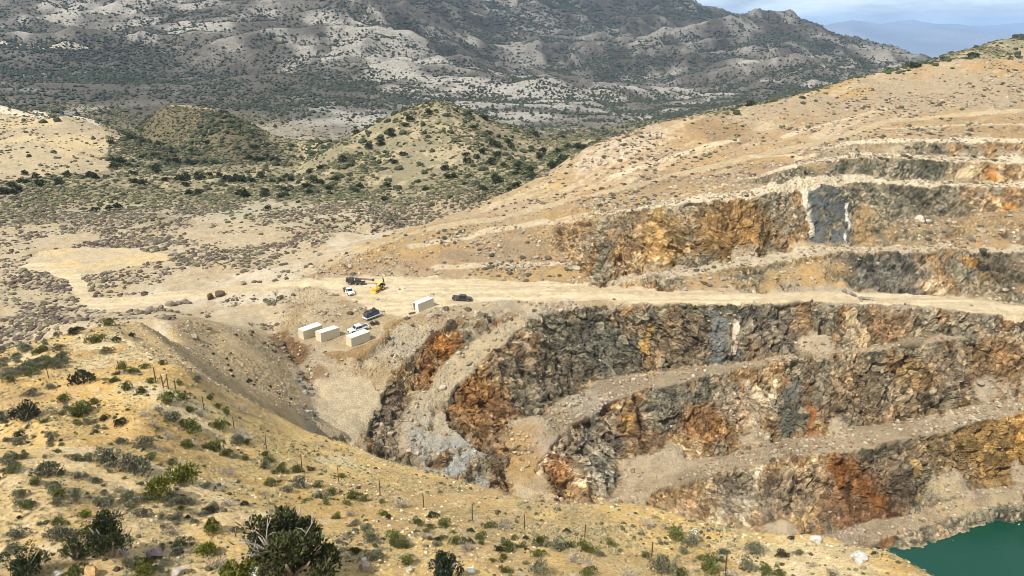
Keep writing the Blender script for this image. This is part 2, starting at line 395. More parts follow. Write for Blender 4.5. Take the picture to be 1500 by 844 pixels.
def hit(px, py, ymin=7.0):
    """where a line of sight meets the ground"""
    a, b, c = ray(px, py)
    j = (a / b - U0) / (U1 - U0) * (NC - 1)
    j = int(round(min(max(j, 0), NC - 1)))
    d = HG[:, j] - GY * (c / b)
    ok = np.nonzero((d >= 0) & (GY > ymin))[0]
    i = ok[0] if len(ok) else NR - 1
    y = GY[i]
    if i > 0 and d[i - 1] < 0:
        t = d[i - 1] / (d[i - 1] - d[i]); y = GY[i - 1] + (GY[i] - GY[i - 1]) * t
    return (a / b * y, y, y * c / b)

def wpoly(pix, ymin=7.0):
    return [hit(px, py, ymin)[:2] for px, py in pix]
# ------------------------------------------------------------------ final ground surface: rows spread evenly over what is seen
NK = 1500
def make_rows():
    D = -HG / GY[:, None]
    dv = np.abs(np.diff(D, axis=0))
    run = np.minimum.accumulate(D, axis=0)
    vis = (D[1:] <= run[1:] + 1e-4)
    rad = np.diff(GL)[:, None]
    m = dv * np.where(vis, 1.0, .12) + rad * .035 + rad * .05 * (GY[1:, None] < 30)
    m[GY[1:] < 26] *= .25
    m = blur(m.astype(f32), 5)
    c = np.concatenate([np.zeros((1, NC)), np.cumsum(m, 0, dtype=np.float64)])
    c /= c[-1:]
    t = np.linspace(0, 1, NK)
    R = np.empty((NK, NC))
    idx = np.arange(NR)
    for j in range(NC):
        R[:, j] = np.interp(t, c[:, j], idx)
    return R
ROW = make_rows()
_i = np.clip(ROW.astype(int), 0, NR - 2); _a = ROW - _i
_j = np.arange(NC)[None, :].repeat(NK, 0)
def col_sample(A): return (A[_i, _j] * (1 - _a) + A[_i + 1, _j] * _a)
VY = np.exp(L0 + (L1 - L0) * ROW / (NR - 1)); VX = VY * GU[None, :]
VZ = col_sample(HG).astype(np.float64); VS = col_sample(SHARP)
# slope and normals of the survey surface
dzl = np.gradient(HB, axis=0) / np.gradient(GY)[:, None]          # dz/dY along a column
dzu = np.gradient(HB, axis=1) / ((GU[1] - GU[0]) * GY[:, None])    # dz/dX along a row
zx = dzu; zy = dzl - dzu * GU[None, :]
SLOPE = np.sqrt(zx * zx + zy * zy)
NXg, NYg = col_sample(-zx), col_sample(-zy); VSL = col_sample(blur(SLOPE, 2))
_n = np.sqrt(NXg ** 2 + NYg ** 2 + 1); NXg, NYg, NZg = NXg / _n, NYg / _n, 1 / _n
x, y, z = VX.ravel(), VY.ravel(), VZ.ravel()
slope, shp = VSL.ravel(), VS.ravel()
rock = sstep(.42, .75, slope) * shp * (y < 345)
near_hill = inpoly(x, y, [p[:2] for p in LINES['back1'][::-1]] + [p[:2] for p in LINES['yellow_edge_upper'][::-1]] + [(-58, 112), (-160, 160), (-160, 5), (120, 5)])
rock *= ~((y < 60) & near_hill)
EWX, EWY = edge_warp(x, y)
def strip(a, b, seed, wob=.5):
    poly = [p[:2] for p in LINES[a]] + [p[:2] for p in LINES[b][::-1]]
    xs = x + EWX + fbm2(x, y, 5, 3, seed) * wob; ys = y + EWY + fbm2(x, y, 5, 3, seed + 5) * wob
    k = np.nonzero((y > 110) & (y < 300) & (shp > .05))[0]
    out = np.zeros(x.shape, f32); out[k] = inpoly(xs[k], ys[k], poly)
    return out
for a, b, s_ in (('crest1', 'toe1', 201), ('crest2', 'toe2', 211), ('crest3', 'toe3', 221), ('crestW', 'toeL', 231), ('crestU2', 'toeU1', 241), ('crestU1', 'road_up', 251), ('crestL', 'toe1', 261), ('crestU3', 'toeU2', 271), ('crestU4', 'toeU3', 273), ('berm', 'shore', 281)):
    w_ = strip(a, b, s_)
    if a in ('crestU1', 'crestU2', 'crestU3', 'crestU4'):
        w_ *= sstep(-.55, .0, fbm2(x, y, 16, 3, s_ + 7) + {'crestU2': .4, 'crestU3': .25, 'crestU4': -.25}.get(a, .1) + (.45 * (x > 85) if a == 'crestU1' else 0)) * (x > 22)
    rock = np.maximum(rock, w_ * sstep(.16, .34, slope))
NOROCK = inpoly(x, y, wpoly([(380, 470), (500, 420), (660, 440), (655, 462), (618, 500), (566, 548), (548, 590), (535, 650), (500, 640), (440, 632), (390, 590), (360, 540)], 100))
rock *= ~NOROCK
tal = gsample(TALUS, x, y)
rock *= 1 - sstep(.35, .9, tal)
rock = blur(rock.reshape(NK, NC).astype(f32), 1).ravel()

# broken rock relief
disp = np.zeros(x.shape, f32); facet_r = np.full(x.shape, .5, f32); crack = np.zeros(x.shape, f32)
m = np.nonzero(rock > .02)[0]
X, Yy, Z = x[m], y[m], z[m]
wx = X + fbm3(X, Yy, Z, 12, 2, 300) * .9; wz = Z + fbm3(X, Yy, Z, 12, 2, 310) * .9
# foliation: dips to the right in the west of the pit, stands steep in the east
east = sstep(-.35, .35, (X - 62) / 40 + fbm3(X, Yy, Z, 14, 2, 320) * .6)
def foliated(cx, cz, seed):
    L_ = wx * cx + wz * cz; T_ = wx * -cz + wz * cx
    b_ = facets(L_ / 8.0, Yy / 5.0, T_ / 4.6, seed); m_ = facets(L_ / 3.3, Yy / 2.0, T_ / 1.7, seed + 20); s_ = facets(L_ / 1.25, Yy / .8, T_ / .62, seed + 40)
    return b_, m_, s_
(bw, rbw, ebw), (mw, rmw, emw), (sw, rsw, esw) = foliated(.78, -.62, 1)
(be, rbe, ebe), (me_, rme, eme), (se_, rse, ese) = foliated(.30, .95, 101)
lerp = lambda p, q: p * (1 - east) + q * east
big, mid, sml = lerp(bw, be), lerp(mw, me_), lerp(sw, se_)
rm, rs_, em, es = np.where(east > .5, rme, rmw), np.where(east > .5, rse, rsw), np.where(east > .5, eme, emw), np.where(east > .5, ese, esw)
gul = ridged2(X + Yy * .2, Z * .18 + Yy * .3, 9, 3, 330) - .68
dd = big * 1.35 + mid * .80 + sml * .50 + gul * 3.9 + fbm3(X, Yy, Z, 1.1, 3, 340) * .16
disp[m] = dd * rock[m] * np.where(Yy > 238, .6, 1) * np.where(Z < -109.5, .3, 1)
facet_r[m] = rm * .5 + rs_ * .5
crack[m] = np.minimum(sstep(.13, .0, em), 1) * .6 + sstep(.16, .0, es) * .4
# blocky ground on benches and rubble
m2 = np.nonzero((shp > .1) & (y < 345))[0]
g1, r1, e1 = facets(x[m2] / .9, y[m2] / .9, z[m2] / .9, 61)
rub = sstep(-.25, .35, fbm2(x[m2], y[m2], 16, 3, 350)) * .8 + .25

def soft_in(poly, wob=1.2, wl=7, seed=400):
    xs = x + EWX + fbm2(x, y, wl, 3, seed) * wob; ys = y + EWY + fbm2(x, y, wl, 3, seed + 5) * wob
    bx = [p[0] for p in poly]; by = [p[1] for p in poly]
    m = (xs > min(bx)) & (xs < max(bx)) & (ys > min(by)) & (ys < max(by))
    out = np.zeros(x.shape, f32)
    k = np.nonzero(m)[0]
    out[k] = inpoly(xs[k], ys[k], poly)
    return out

ROAD_POLY = [p[:2] for p in LINES['road_up']] + [p[:2] for p in LINES['road_low'][::-1]]
WEST_ROAD = wpoly([(640, 408), (600, 406), (520, 403), (470, 407), (430, 411), (400, 413), (340, 419), (270, 424), (200, 434), (140, 436), (130, 415), (108, 396), (125, 386), (100, 380), (60, 381),
                   (25, 392), (60, 400), (95, 410), (105, 425), (122, 447), (165, 457), (215, 455), (260, 442), (330, 433), (400, 428), (455, 419), (500, 436), (530, 448), (556, 458), (600, 462), (640, 452)], 120)
CLEARING = wpoly([(30, 385), (60, 371), (120, 362), (190, 362), (240, 374), (232, 384), (180, 396), (120, 402), (90, 402)], 150)
road = np.maximum(soft_in(ROAD_POLY, .5, 4), soft_in(WEST_ROAD, 1.0, 6))
RAMP_A = [p[:2] for p in LINES['rampA_low']] + [p[:2] for p in LINES['rampA_up'][::-1]]
rampa = soft_in(RAMP_A, .6, 5)
clearing = soft_in(CLEARING, 3, 14)
BENCH = np.zeros(x.shape, f32)
for a, b in (('toe1', 'crest2'), ('toe2', 'crest3'), ('toe3', 'berm'), ('toeL', 'crestL'), ('toeU1', 'crestU1'), ('toeU2', 'crestU2'), ('toeU3', 'crestU3'), ('toeU4', 'crestU4')):
    BENCH = np.maximum(BENCH, soft_in([p[:2] for p in LINES[a]] + [p[:2] for p in LINES[b][::-1]], .7, 4))
PAD = soft_in([p[:2] for p in LINES['pad']] + [p[:2] for p in LINES['pad_front'][::-1]], .8, 4)
PAD_DUG = soft_in(wpoly([(480, 512), (500, 530), (530, 530), (560, 505), (585, 478), (600, 462), (572, 470), (545, 500), (515, 514)], 130), .6, 3)
PATCH = soft_in(wpoly([(466, 556), (500, 551), (545, 552), (558, 585), (552, 615), (545, 645), (515, 650), (485, 632), (462, 605)], 120), .8, 5)
fl = soft_in([p[:2] for p in LINES['yellow_edge_upper']] + [p[:2] for p in LINES['yellow_edge'][:2]] + [p[:2] for p in LINES['flank_mid'][::-1][:1]] + [p[:2] for p in LINES['gully_top'][::-1]] + [p[:2] for p in LINES['flank_top'][::-1]] + [p[:2] for p in LINES['hill_skyline'][::-1][:2]], 1.5, 8)
mf = np.nonzero((fl > .3))[0]
gf, rf, ef = facets(x[mf] / 1.1, y[mf] / 1.1, z[mf] / 1.1, 171)
disp[mf] += gf * .26 * sstep(-.2, .4, fbm2(x[mf], y[mf], 9, 3, 175)) * (1 - near_hill[mf])
g1m = np.zeros(x.shape, f32); g1m[m2] = g1 * rub
flatm = np.clip(1 - road - clearing - rampa * .5 - PATCH * .8 - PAD * .6, 0, 1)
disp += g1m * .30 * flatm * shp
# light breakup of natural ground: stones and tufts
m3 = np.nonzero((shp < .9) & (y < 330))[0]
st1, sr, se = facets(x[m3] / .8, y[m3] / .8, z[m3] / .8, 81)
sel = sstep(.66, .9, sr)
disp[m3] += st1 * .12 * sel * (1 - road[m3]) * (1 - shp[m3])
# wheel ruts along the road
P = np.stack([x, y, z], 1) + np.stack([NXg.ravel(), NYg.ravel(), NZg.ravel()], 1) * disp[:, None]

# ---- geology: soil and rock colour, some of it carrying painted shade
def ramp(t, stops):
    t = np.clip(t, 0, 1)
    xs = [s[0] for s in stops]
    return np.stack([np.interp(t, xs, [s[1][c] for s in stops]) for c in range(3)], 1)
def mix(C, c2, a):
    c2 = np.asarray(c2)
    return C * (1 - a[:, None]) + c2 * a[:, None]
n_big = fbm2(x, y, 45, 4, 500); n_mid = fbm2(x, y, 9, 4, 510); n_sml = fbm2(x, y, 1.6, 3, 520)
white = RNG.random(x.shape).astype(f32)
C = np.tile(np.array([.405, .335, .225]), (x.size, 1))
C = mix(C, (.47, .41, .31), sstep(-.1, .5, n_big))
C = mix(C, (.36, .275, .165), sstep(.1, .6, n_mid) * .7)
# olive grey hills and the flats behind
mid = sstep(290, 360, y + n_big * 40) * (1 - shp)
C = mix(C, (.21, .19, .118), mid * .85)
C = mix(C, (.42, .355, .23), mid * sstep(.1, .6, n_mid + n_sml * .4) * .7)
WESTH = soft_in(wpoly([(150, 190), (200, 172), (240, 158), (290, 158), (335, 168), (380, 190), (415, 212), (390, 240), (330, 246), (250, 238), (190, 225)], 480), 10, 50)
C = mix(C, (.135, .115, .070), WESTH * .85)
PALE = soft_in(wpoly([(-30, 155), (60, 165), (160, 186), (220, 206), (160, 232), (155, 250), (90, 262), (-30, 270)], 330), 10, 60)
C = mix(C, (.43, .355, .235), PALE * .85)
C = mix(C, (.56, .44, .25), PALE * sstep(.2, .6, n_big) * .6)
FLATS = soft_in(wpoly([(-20, 310), (120, 316), (320, 322), (560, 330), (560, 300), (330, 296), (160, 300)], 200), 10, 40)
C = mix(C, (.42, .37, .28), FLATS * .6)
# mountains: cloud shade painted in as darker soil
mt = sstep(620, 900, y + n_big * 60)
Cm = np.tile(np.array([.22, .20, .175]), (x.size, 1))
k = np.nonzero(mt > 0)[0]
q = fbm2(x[k], y[k], 420, 4, 530); q2 = fbm2(x[k], y[k], 60, 4, 540)
pale_ridge = inpoly(x[k], y[k], [p[:2] for p in LINES['ridge_a'][5:]] + [p[:2] for p in LINES['foot'][::-1][:6]])
t_ = sstep(-.35, .75, q * .5 + q2 * .6 + pale_ridge * .5)
Cm[k] = ramp(t_, [(0, (.10, .093, .080)), (.5, (.165, .155, .138)), (1, (.345, .33, .295))])
Cm *= (1 - .30 * sstep(1750, 2200, y + n_big * 60))[:, None] * np.array([.98, .98, .98])[None, :]  # far ridge darkened further, its cloud shade put into the colour
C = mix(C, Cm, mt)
# upper dump on the right: tan and ochre
dump = soft_in([p[:2] for p in LINES['dump_edge']] + [(520, 520), (420, 205)] + [p[:2] for p in LINES['road_up'][::-1]][:-3] + [p[:2] for p in LINES['rampA_up'][:2]], 4, 18, 430)
dump = blur(dump.reshape(NK, NC).astype(f32), 3).ravel()
C = mix(C, (.375, .265, .135), dump)
C = mix(C, (.44, .30, .125), dump * sstep(-.1, .5, n_big + n_mid * .4) * .75)
C = mix(C, (.36, .29, .20), dump * sstep(.05, .5, -n_big + n_mid * .5) * .8)
C = mix(C, (.36, .22, .10), dump * sstep(.2, .6, n_mid + n_sml * .3) * .45)
streak = fbm2((x * .75 + y * .66) * .12, x * .66 - y * .75, 5, 4, 565)
C = mix(C, (.50, .42, .29), dump * sstep(.1, .5, streak) * sstep(250, 300, y) * .6)
C = mix(C, (.30, .235, .15), dump * sstep(.1, .5, fbm2(x, y, 3.5, 4, 568) + n_big * .4) * .55)
C = mix(C, (.34, .24, .13), dump * sstep(.15, .5, -streak) * sstep(250, 300, y) * .5)
for pix, c, a_ in (([(905, 284), (930, 262), (955, 243), (985, 248), (1004, 262), (950, 276)], (.22, .165, .105), .85), ([(1130, 178), (1150, 160), (1200, 152), (1275, 166), (1200, 184)], (.30, .215, .115), .8), ([(1000, 182), (1060, 172), (1125, 190), (1080, 214), (1010, 205)], (.25, .17, .095), .75),
                   ([(640, 372), (720, 362), (795, 348), (805, 374), (700, 386), (640, 388)], (.26, .20, .13), .7), ([(600, 350), (700, 328), (800, 308), (800, 330), (690, 350), (600, 366)], (.33, .255, .16), .6), ([(820, 300), (1000, 262), (1050, 256), (1030, 276), (900, 300), (830, 318)], (.33, .25, .15), .7),
                   ([(1240, 190), (1330, 172), (1500, 168), (1500, 200), (1330, 204), (1240, 208)], (.40, .275, .13), .6), ([(860, 212), (960, 190), (1000, 200), (920, 232), (840, 262)], (.50, .42, .33), .6), ([(1290, 112), (1350, 96), (1420, 96), (1380, 124), (1300, 130)], (.36, .26, .15), .6), ([(1350, 130), (1500, 128), (1500, 160), (1340, 164)], (.33, .285, .215), .6)):
    C = mix(C, c, soft_in(wpoly(pix, 200), 3.5, 12, 433) * a_ * dump * np.clip(.75 + n_sml * .5 + n_mid * .3, 0, 1.2))
TRACKS = np.zeros(x.shape, f32)
kd = np.nonzero(dump > .05)[0]
for pix in ([(640, 391), (720, 388), (820, 386)], [(820, 322), (880, 312), (940, 298), (1000, 285), (1060, 271)], [(600, 362), (700, 343), (800, 325), (860, 318)], [(900, 418), (1000, 402), (1060, 391)], [(1150, 200), (1250, 172), (1340, 150)], [(1100, 228), (1170, 232), (1240, 228)], [(900, 258), (980, 232), (1080, 205)], [(1290, 190), (1400, 184), (1500, 182)]):
    ln = [hit(px, py, 200) for px, py in pix]
    TRACKS[kd] = np.maximum(TRACKS[kd], 1 - sstep(1.1, 2.2, poly_dist(x[kd] + n_mid[kd] * .6, y[kd] + n_mid[kd] * .6, ln)))
C = mix(C, (.56, .475, .33), TRACKS * .85 * (1 - rock))
up = sstep(340, 380, y) * dump
C = mix(C, (.34, .275, .185), up * sstep(-.2, .4, fbm2(x, y, 25, 3, 560)))
# pit ground
pit = shp * (1 - dump) * (y < 240)
C = mix(C, (.42, .345, .23), pit)
C = mix(C, (.33, .245, .145), pit * sstep(.0, .5, n_mid) * .7)
C = mix(C, (.35, .32, .26), pit * sstep(.15, .6, n_big) * .6)
# rock faces: bands of grey, brown, rust and ochre that stand steeply
m = np.nonzero(rock > .02)[0]
X, Yy, Z = x[m], y[m], z[m]
s_ = X * .85 - Yy * .5
b1 = fbm3(s_ + Z * .25, Yy * .2 + Z * .12, Z * .3, 17, 4, 600); b2 = fbm3(X - Z * .5, Yy, Z, 3.5, 4, 610)
b3 = fbm3(s_ * .9 + Z * .12, Yy * .5, Z * .13, 3.2, 4, 615)
t_ = .47 + b1 * .44 + b2 * .12 + b3 * .30 + (facet_r[m] - .5) * .14
CR = ramp(t_, [(0, (.11, .115, .09)), (.20, (.20, .195, .15)), (.40, (.31, .28, .21)), (.50, (.23, .17, .105)), (.62, (.30, .205, .11)), (.74, (.40, .29, .155)), (.86, (.49, .40, .26)), (1, (.64, .56, .44))])
slab = sstep(.66, .74, rs_) * sstep(-.1, .4, fbm3(X, Yy, Z, 12, 2, 640))
CR = mix(CR, (.44, .385, .29), slab * .6)
SPOTS = [((1258, 732), 11, (.20, .09, .032), .8), ((1232, 690), 6, (.26, .13, .05), .7), ((650, 505), 7, (.36, .17, .045), .8), ((640, 545), 7, (.31, .15, .05), .8), ((600, 560), 6, (.33, .22, .10), .6), ((580, 600), 6, (.24, .2, .15), .7), ((575, 640), 6, (.30, .27, .22), .8),
         
         ((1080, 335), 13, (.38, .225, .075), .75), ((970, 350), 10, (.46, .31, .125), .75), ((920, 330), 8, (.36, .29, .19), .6), 
         ((1370, 300), 13, (.20, .19, .145), .7), ((1300, 395), 16, (.175, .18, .17), .85), ((1240, 390), 9, (.17, .17, .15), .7), ((1420, 385), 3.5, (.42, .24, .06), .8), ((1450, 405), 3, (.42, .24, .06), .7), ((1480, 395), 9, (.20, .175, .13), .7), ((1455, 262), 5, (.42, .2, .05), .85), ((1478, 305), 4, (.46, .23, .05), .9), ((1400, 258), 4, (.5, .4, .25), .6),
         ((1470, 655), 13, (.37, .235, .075), .8), ((1390, 660), 9, (.30, .215, .10), .7), ((1350, 610), 8, (.25, .17, .085), .5), ((1460, 540), 10, (.34, .2, .08), .6), ((1380, 555), 9, (.24, .20, .15), .6), ((1340, 550), 6, (.42, .28, .11), .6),
         ((850, 490), 12, (.155, .16, .13), .8), ((900, 520), 11, (.16, .165, .14), .8), ((830, 560), 10, (.17, .15, .115), .7), ((760, 545), 9, (.27, .24, .18), .6), ((700, 590), 8, (.25, .14, .06), .8), ((690, 560), 6, (.27, .15, .055), .7), ((730, 620), 7, (.20, .13, .07), .7),
         ((1000, 500), 9, (.22, .165, .105), .6), ((1060, 525), 6, (.17, .175, .165), .7), ((1140, 480), 10, (.20, .19, .165), .7), ((1190, 490), 7, (.22, .16, .11), .5), ((1300, 475), 8, (.36, .22, .10), .5),
         ((880, 650), 12, (.20, .195, .17), .75), ((930, 625), 5, (.165, .10, .055), .8), ((922, 615), 2, (.44, .28, .10), .8), ((820, 690), 6, (.26, .13, .05), .8), ((880, 700), 7, (.21, .215, .195), .7), ((950, 660), 7, (.17, .12, .075), .7), ((990, 600), 8, (.17, .175, .15), .7), ((1030, 620), 7, (.32, .17, .07), .7), ((1070, 590), 5, (.50, .43, .34), .6), ((1105, 600), 5, (.46, .37, .27), .6), ((1150, 600), 6, (.16, .165, .145), .8), ((1200, 580), 9, (.22, .195, .155), .6), ((1260, 570), 9, (.25, .19, .12), .6),
         ((1080, 720), 10, (.20, .195, .17), .75), ((1150, 720), 9, (.19, .17, .135), .7), ((1200, 700), 6, (.40, .34, .25), .5), ((1010, 735), 6, (.24, .17, .10), .6), ((1320, 680), 9, (.22, .185, .135), .7)]
for (px, py), r, c, a in SPOTS:
    p = hit(px, py, 110)
    d = np.sqrt((X - p[0]) ** 2 + (Yy - p[1]) ** 2 + (Z - p[2]) ** 2) / r + b2 * .35 + b1 * .25
    w = (1 - sstep(.55, 1.25, d)) * a
    CR = mix(CR, np.array(c)[None, :] * (1 + (t_ - .5)[:, None] * .9), w)
CR *= (.34 + 1.3 * facet_r[m] ** 1.35)[:, None] * np.array([1.14, 1.08, .99])[None, :]
CR *= (1 - .35 * crack[m])[:, None]  # cracks darkened in the colour: dirt plus painted crevice shade
# mapped bodies of rock on the faces, outlined in elevation
def body(pix, c, a, y0, y1, wob=1.3):
    pl_ = [(h_[0], h_[2]) for h_ in (hit(px, py, 110) for px, py in pix)]
    k = (Yy > y0) & (Yy < y1)
    xs, zs = X + fbm3(X, Yy, Z, 3, 3, 660) * wob, Z + fbm3(X, Yy, Z, 3, 3, 665) * wob
    w = (inpoly(xs, zs, pl_) & k).astype(f32) * a * sstep(-.75, .05, b2 + b3 * .6 + (facet_r[m] - .5) * .5)
    sh = (1 + b3 * .45 + b2 * .45)[:, None]
    return CR * (1 - w[:, None]) + np.array(c)[None, :] * sh * w[:, None]
CR = body([(1178, 272), (1224, 272), (1246, 296), (1252, 330), (1240, 363), (1196, 363), (1190, 335), (1180, 300)], (.115, .13, .13), .95, 225, 275)
CR = body([(1173, 274), (1181, 274), (1191, 305), (1196, 345), (1191, 345), (1183, 308)], (.62, .55, .43), .75, 225, 275, .55)
CR = body([(1240, 296), (1244, 296), (1249, 328), (1239, 362), (1235, 362), (1244, 328)], (.72, .68, .60), .9, 225, 275, .55)
CR = body([(1256, 290), (1275, 300), (1310, 345), (1290, 362), (1252, 362)], (.37, .255, .125), .7, 225, 275)
CR = body([(1210, 668), (1244, 676), (1262, 700), (1300, 722), (1296, 768), (1256, 772), (1243, 742), (1224, 705)], (.19, .078, .022), .75, 145, 185, 2.0)
CR = body([(1240, 690), (1252, 700), (1262, 740), (1250, 745)], (.36, .27, .19), .7, 145, 185)
CR = body([(1330, 672), (1350, 672), (1352, 735), (1336, 740)], (.40, .28, .11), .55, 145, 185)
CR = body([(935, 468), (955, 468), (958, 500), (952, 520), (938, 515)], (.48, .32, .115), .9, 150, 215)
CR = body([(1073, 462), (1086, 462), (1082, 495), (1078, 524), (1067, 522), (1073, 495)], (.60, .50, .40), .85, 150, 215, .4)
CR = body([(1238, 460), (1252, 458), (1254, 478), (1272, 478), (1268, 505), (1246, 505)], (.55, .43, .26), .8, 150, 215)
CR = body([(868, 462), (876, 470), (838, 505), (782, 528), (780, 518), (830, 494)], (.065, .062, .05), .85, 150, 215)
CR = body([(1040, 456), (1058, 456), (1066, 510), (1052, 540), (1044, 500)], (.15, .16, .16), .8, 150, 215)
CR = body([(920, 608), (934, 600), (926, 640), (916, 650)], (.46, .31, .12), .85, 140, 200)
CR = body([(1090, 560), (1112, 560), (1110, 600), (1120, 640), (1100, 640)], (.45, .38, .28), .8, 140, 205)
CR = body([(1150, 555), (1170, 555), (1176, 620), (1166, 650), (1148, 640)], (.135, .145, .125), .9, 140, 205)
CR = body([(1180, 560), (1190, 560), (1196, 640), (1182, 640)], (.28, .12, .04), .8, 140, 205)
CR = body([(1450, 246), (1464, 246), (1468, 270), (1446, 270)], (.38, .20, .07), .7, 255, 300, .8)
CR = body([(1405, 246), (1425, 246), (1424, 268), (1400, 268)], (.50, .42, .27), .8, 255, 300, .4)
vein = sstep(.012, .0, np.abs(fbm3(A_ := X * .8 - Z * .6, Yy, X * .6 + Z * .8, 6, 3, 620)) ) * sstep(.1, .5, fbm3(X, Yy, Z, 14, 2, 630))
CR = mix(CR, (.66, .58, .47), vein * .45)
# slabs of pale foliated rock
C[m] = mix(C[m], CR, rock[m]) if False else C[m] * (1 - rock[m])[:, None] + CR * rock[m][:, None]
# benches, gravel and talus
bb = BENCH * (1 - rock)
C = mix(C, (.32, .255, .165), bb * .8)
C = mix(C, (.21, .17, .12), bb * sstep(-.1, .4, n_mid + n_sml * .6) * .6)
C = mix(C, (.40, .33, .23), sstep(.2, .8, tal) * .8)
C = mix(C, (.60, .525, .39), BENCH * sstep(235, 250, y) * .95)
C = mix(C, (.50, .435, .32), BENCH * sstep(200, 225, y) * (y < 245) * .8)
RAMPL = soft_in([p[:2] for p in LINES['toeL']] + [p[:2] for p in LINES['crestL'][::-1]], .6, 4)
C = mix(C, (.46, .385, .26), RAMPL * (1 - rock) * .75)
for (px, py), r, c, a in [((650, 680), 9, (.35, .35, .32), .8), ((690, 690), 8, (.34, .35, .33), .9), ((645, 620), 5, (.42, .37, .29), .6), ((760, 665), 8, (.40, .26, .10), .85), ((775, 640), 6, (.38, .25, .11), .7), ((800, 650), 5, (.40, .33, .26), .6), ((700, 515), 8, (.44, .36, .23), .6),
                         ((870, 590), 8, (.34, .31, .25), .8), ((800, 480), 6, (.38, .37, .32), .6), ((1240, 770), 6, (.36, .30, .23), .9), ((1400, 745), 10, (.44, .35, .21), .8), ((950, 543), 4, (.42, .30, .16), .8),
                         ((392, 500), 4, (.37, .34, .29), .8), ((412, 530), 4, (.37, .34, .29), .85), ((432, 557), 4, (.36, .33, .29), .8), ((410, 497), 4, (.16, .095, .042), .9), ((422, 512), 4, (.15, .088, .038), .9), ((434, 528), 4.5, (.17, .10, .045), .9), ((452, 553), 4, (.20, .13, .065), .85)]:
    p = hit(px, py, 110)
    d = np.hypot(x - p[0], y - p[1]) / r + n_mid * .4
    C = mix(C, c, (1 - sstep(.5, 1.2, d)) * a * (1 - rock))
# pad and patch
C = mix(C, (.42, .33, .20), PAD * .7); C = mix(C, (.30, .20, .085), PAD_DUG * .8)
C = mix(C, (.445, .375, .255), PATCH * .9)
# near yellow hill
yh = near_hill * (1 - sstep(118, 135, y))
C = mix(C, (.56, .40, .165), yh)
k = np.nonzero(yh > 0)[0]
fy = fbm2(x[k], y[k], 11, 4, 700); fz = fbm2(x[k], y[k], 3, 4, 710)
Ck = C[k]
Ck = mix(Ck, (.50, .335, .125), sstep(-.05, .5, fbm2(x[k], y[k], 22, 3, 720) + fz * .3) * .75)
Ck = mix(Ck, (.62, .52, .33), sstep(.15, .55, fy + fz * .35) * .7)
Ck = mix(Ck, (.53, .385, .18), sstep(54, 40, y[k]) * sstep(10, -20, x[k]) * .6)
Ck = mix(Ck, (.36, .26, .15), sstep(.25, .6, -fy + fz * .4) * .5)
C[k] = Ck
C = mix(C, (.47, .355, .195), fl * .85)
C = mix(C, (.36, .28, .18), fl * sstep(.0, .5, n_mid + n_sml * .4) * .6)
# roads
C = mix(C, (.50, .42, .28), rampa * .6)
C = mix(C, (.49, .405, .27), np.maximum(road, clearing * .8) * .9)
lane = fbm2(x * .06 + n_mid * .05, y, 1.3, 3, 740)
C = mix(C, (.58, .49, .335), road * sstep(-.1, .4, lane) * .85)
C = mix(C, (.40, .32, .205), road * sstep(.0, .6, fbm2(x * .1, y, 2.4, 3, 745)) * .5)
C = mix(C, (.56, .43, .22), clearing * sstep(0, .5, n_mid) * .6)
cut = soft_in(wpoly([(-20, 60), (30, 63), (70, 68), (135, 70), (130, 74), (60, 73), (-20, 66)], 900), 6, 60)
C = mix(C, (.50, .46, .38), cut * .8)
cut2 = soft_in(wpoly([(-20, 150), (60, 163), (150, 182), (148, 187), (60, 172), (-20, 160)], 500), 2, 20)
C = mix(C, (.66, .58, .46), cut2 * .9)
# mottling of the soil, stones
C *= (1 + n_sml * .13 + (white - .5) * .20 * (1 - mt * .5))[:, None]
st = np.zeros(x.shape, f32); st[m3] = sel * (sr[m3 * 0 + np.arange(len(m3))] if False else 1) * sstep(.5, .15, se * 0 + .2)
C[m3] = mix(C[m3], np.array([.56, .49, .37]), sel * sstep(.5, .9, (sr * 7) % 1) * .45 * (1 - road[m3]))
C *= np.array([.93, .895, .845])[None, :]
C = np.clip(C, .012, .85)

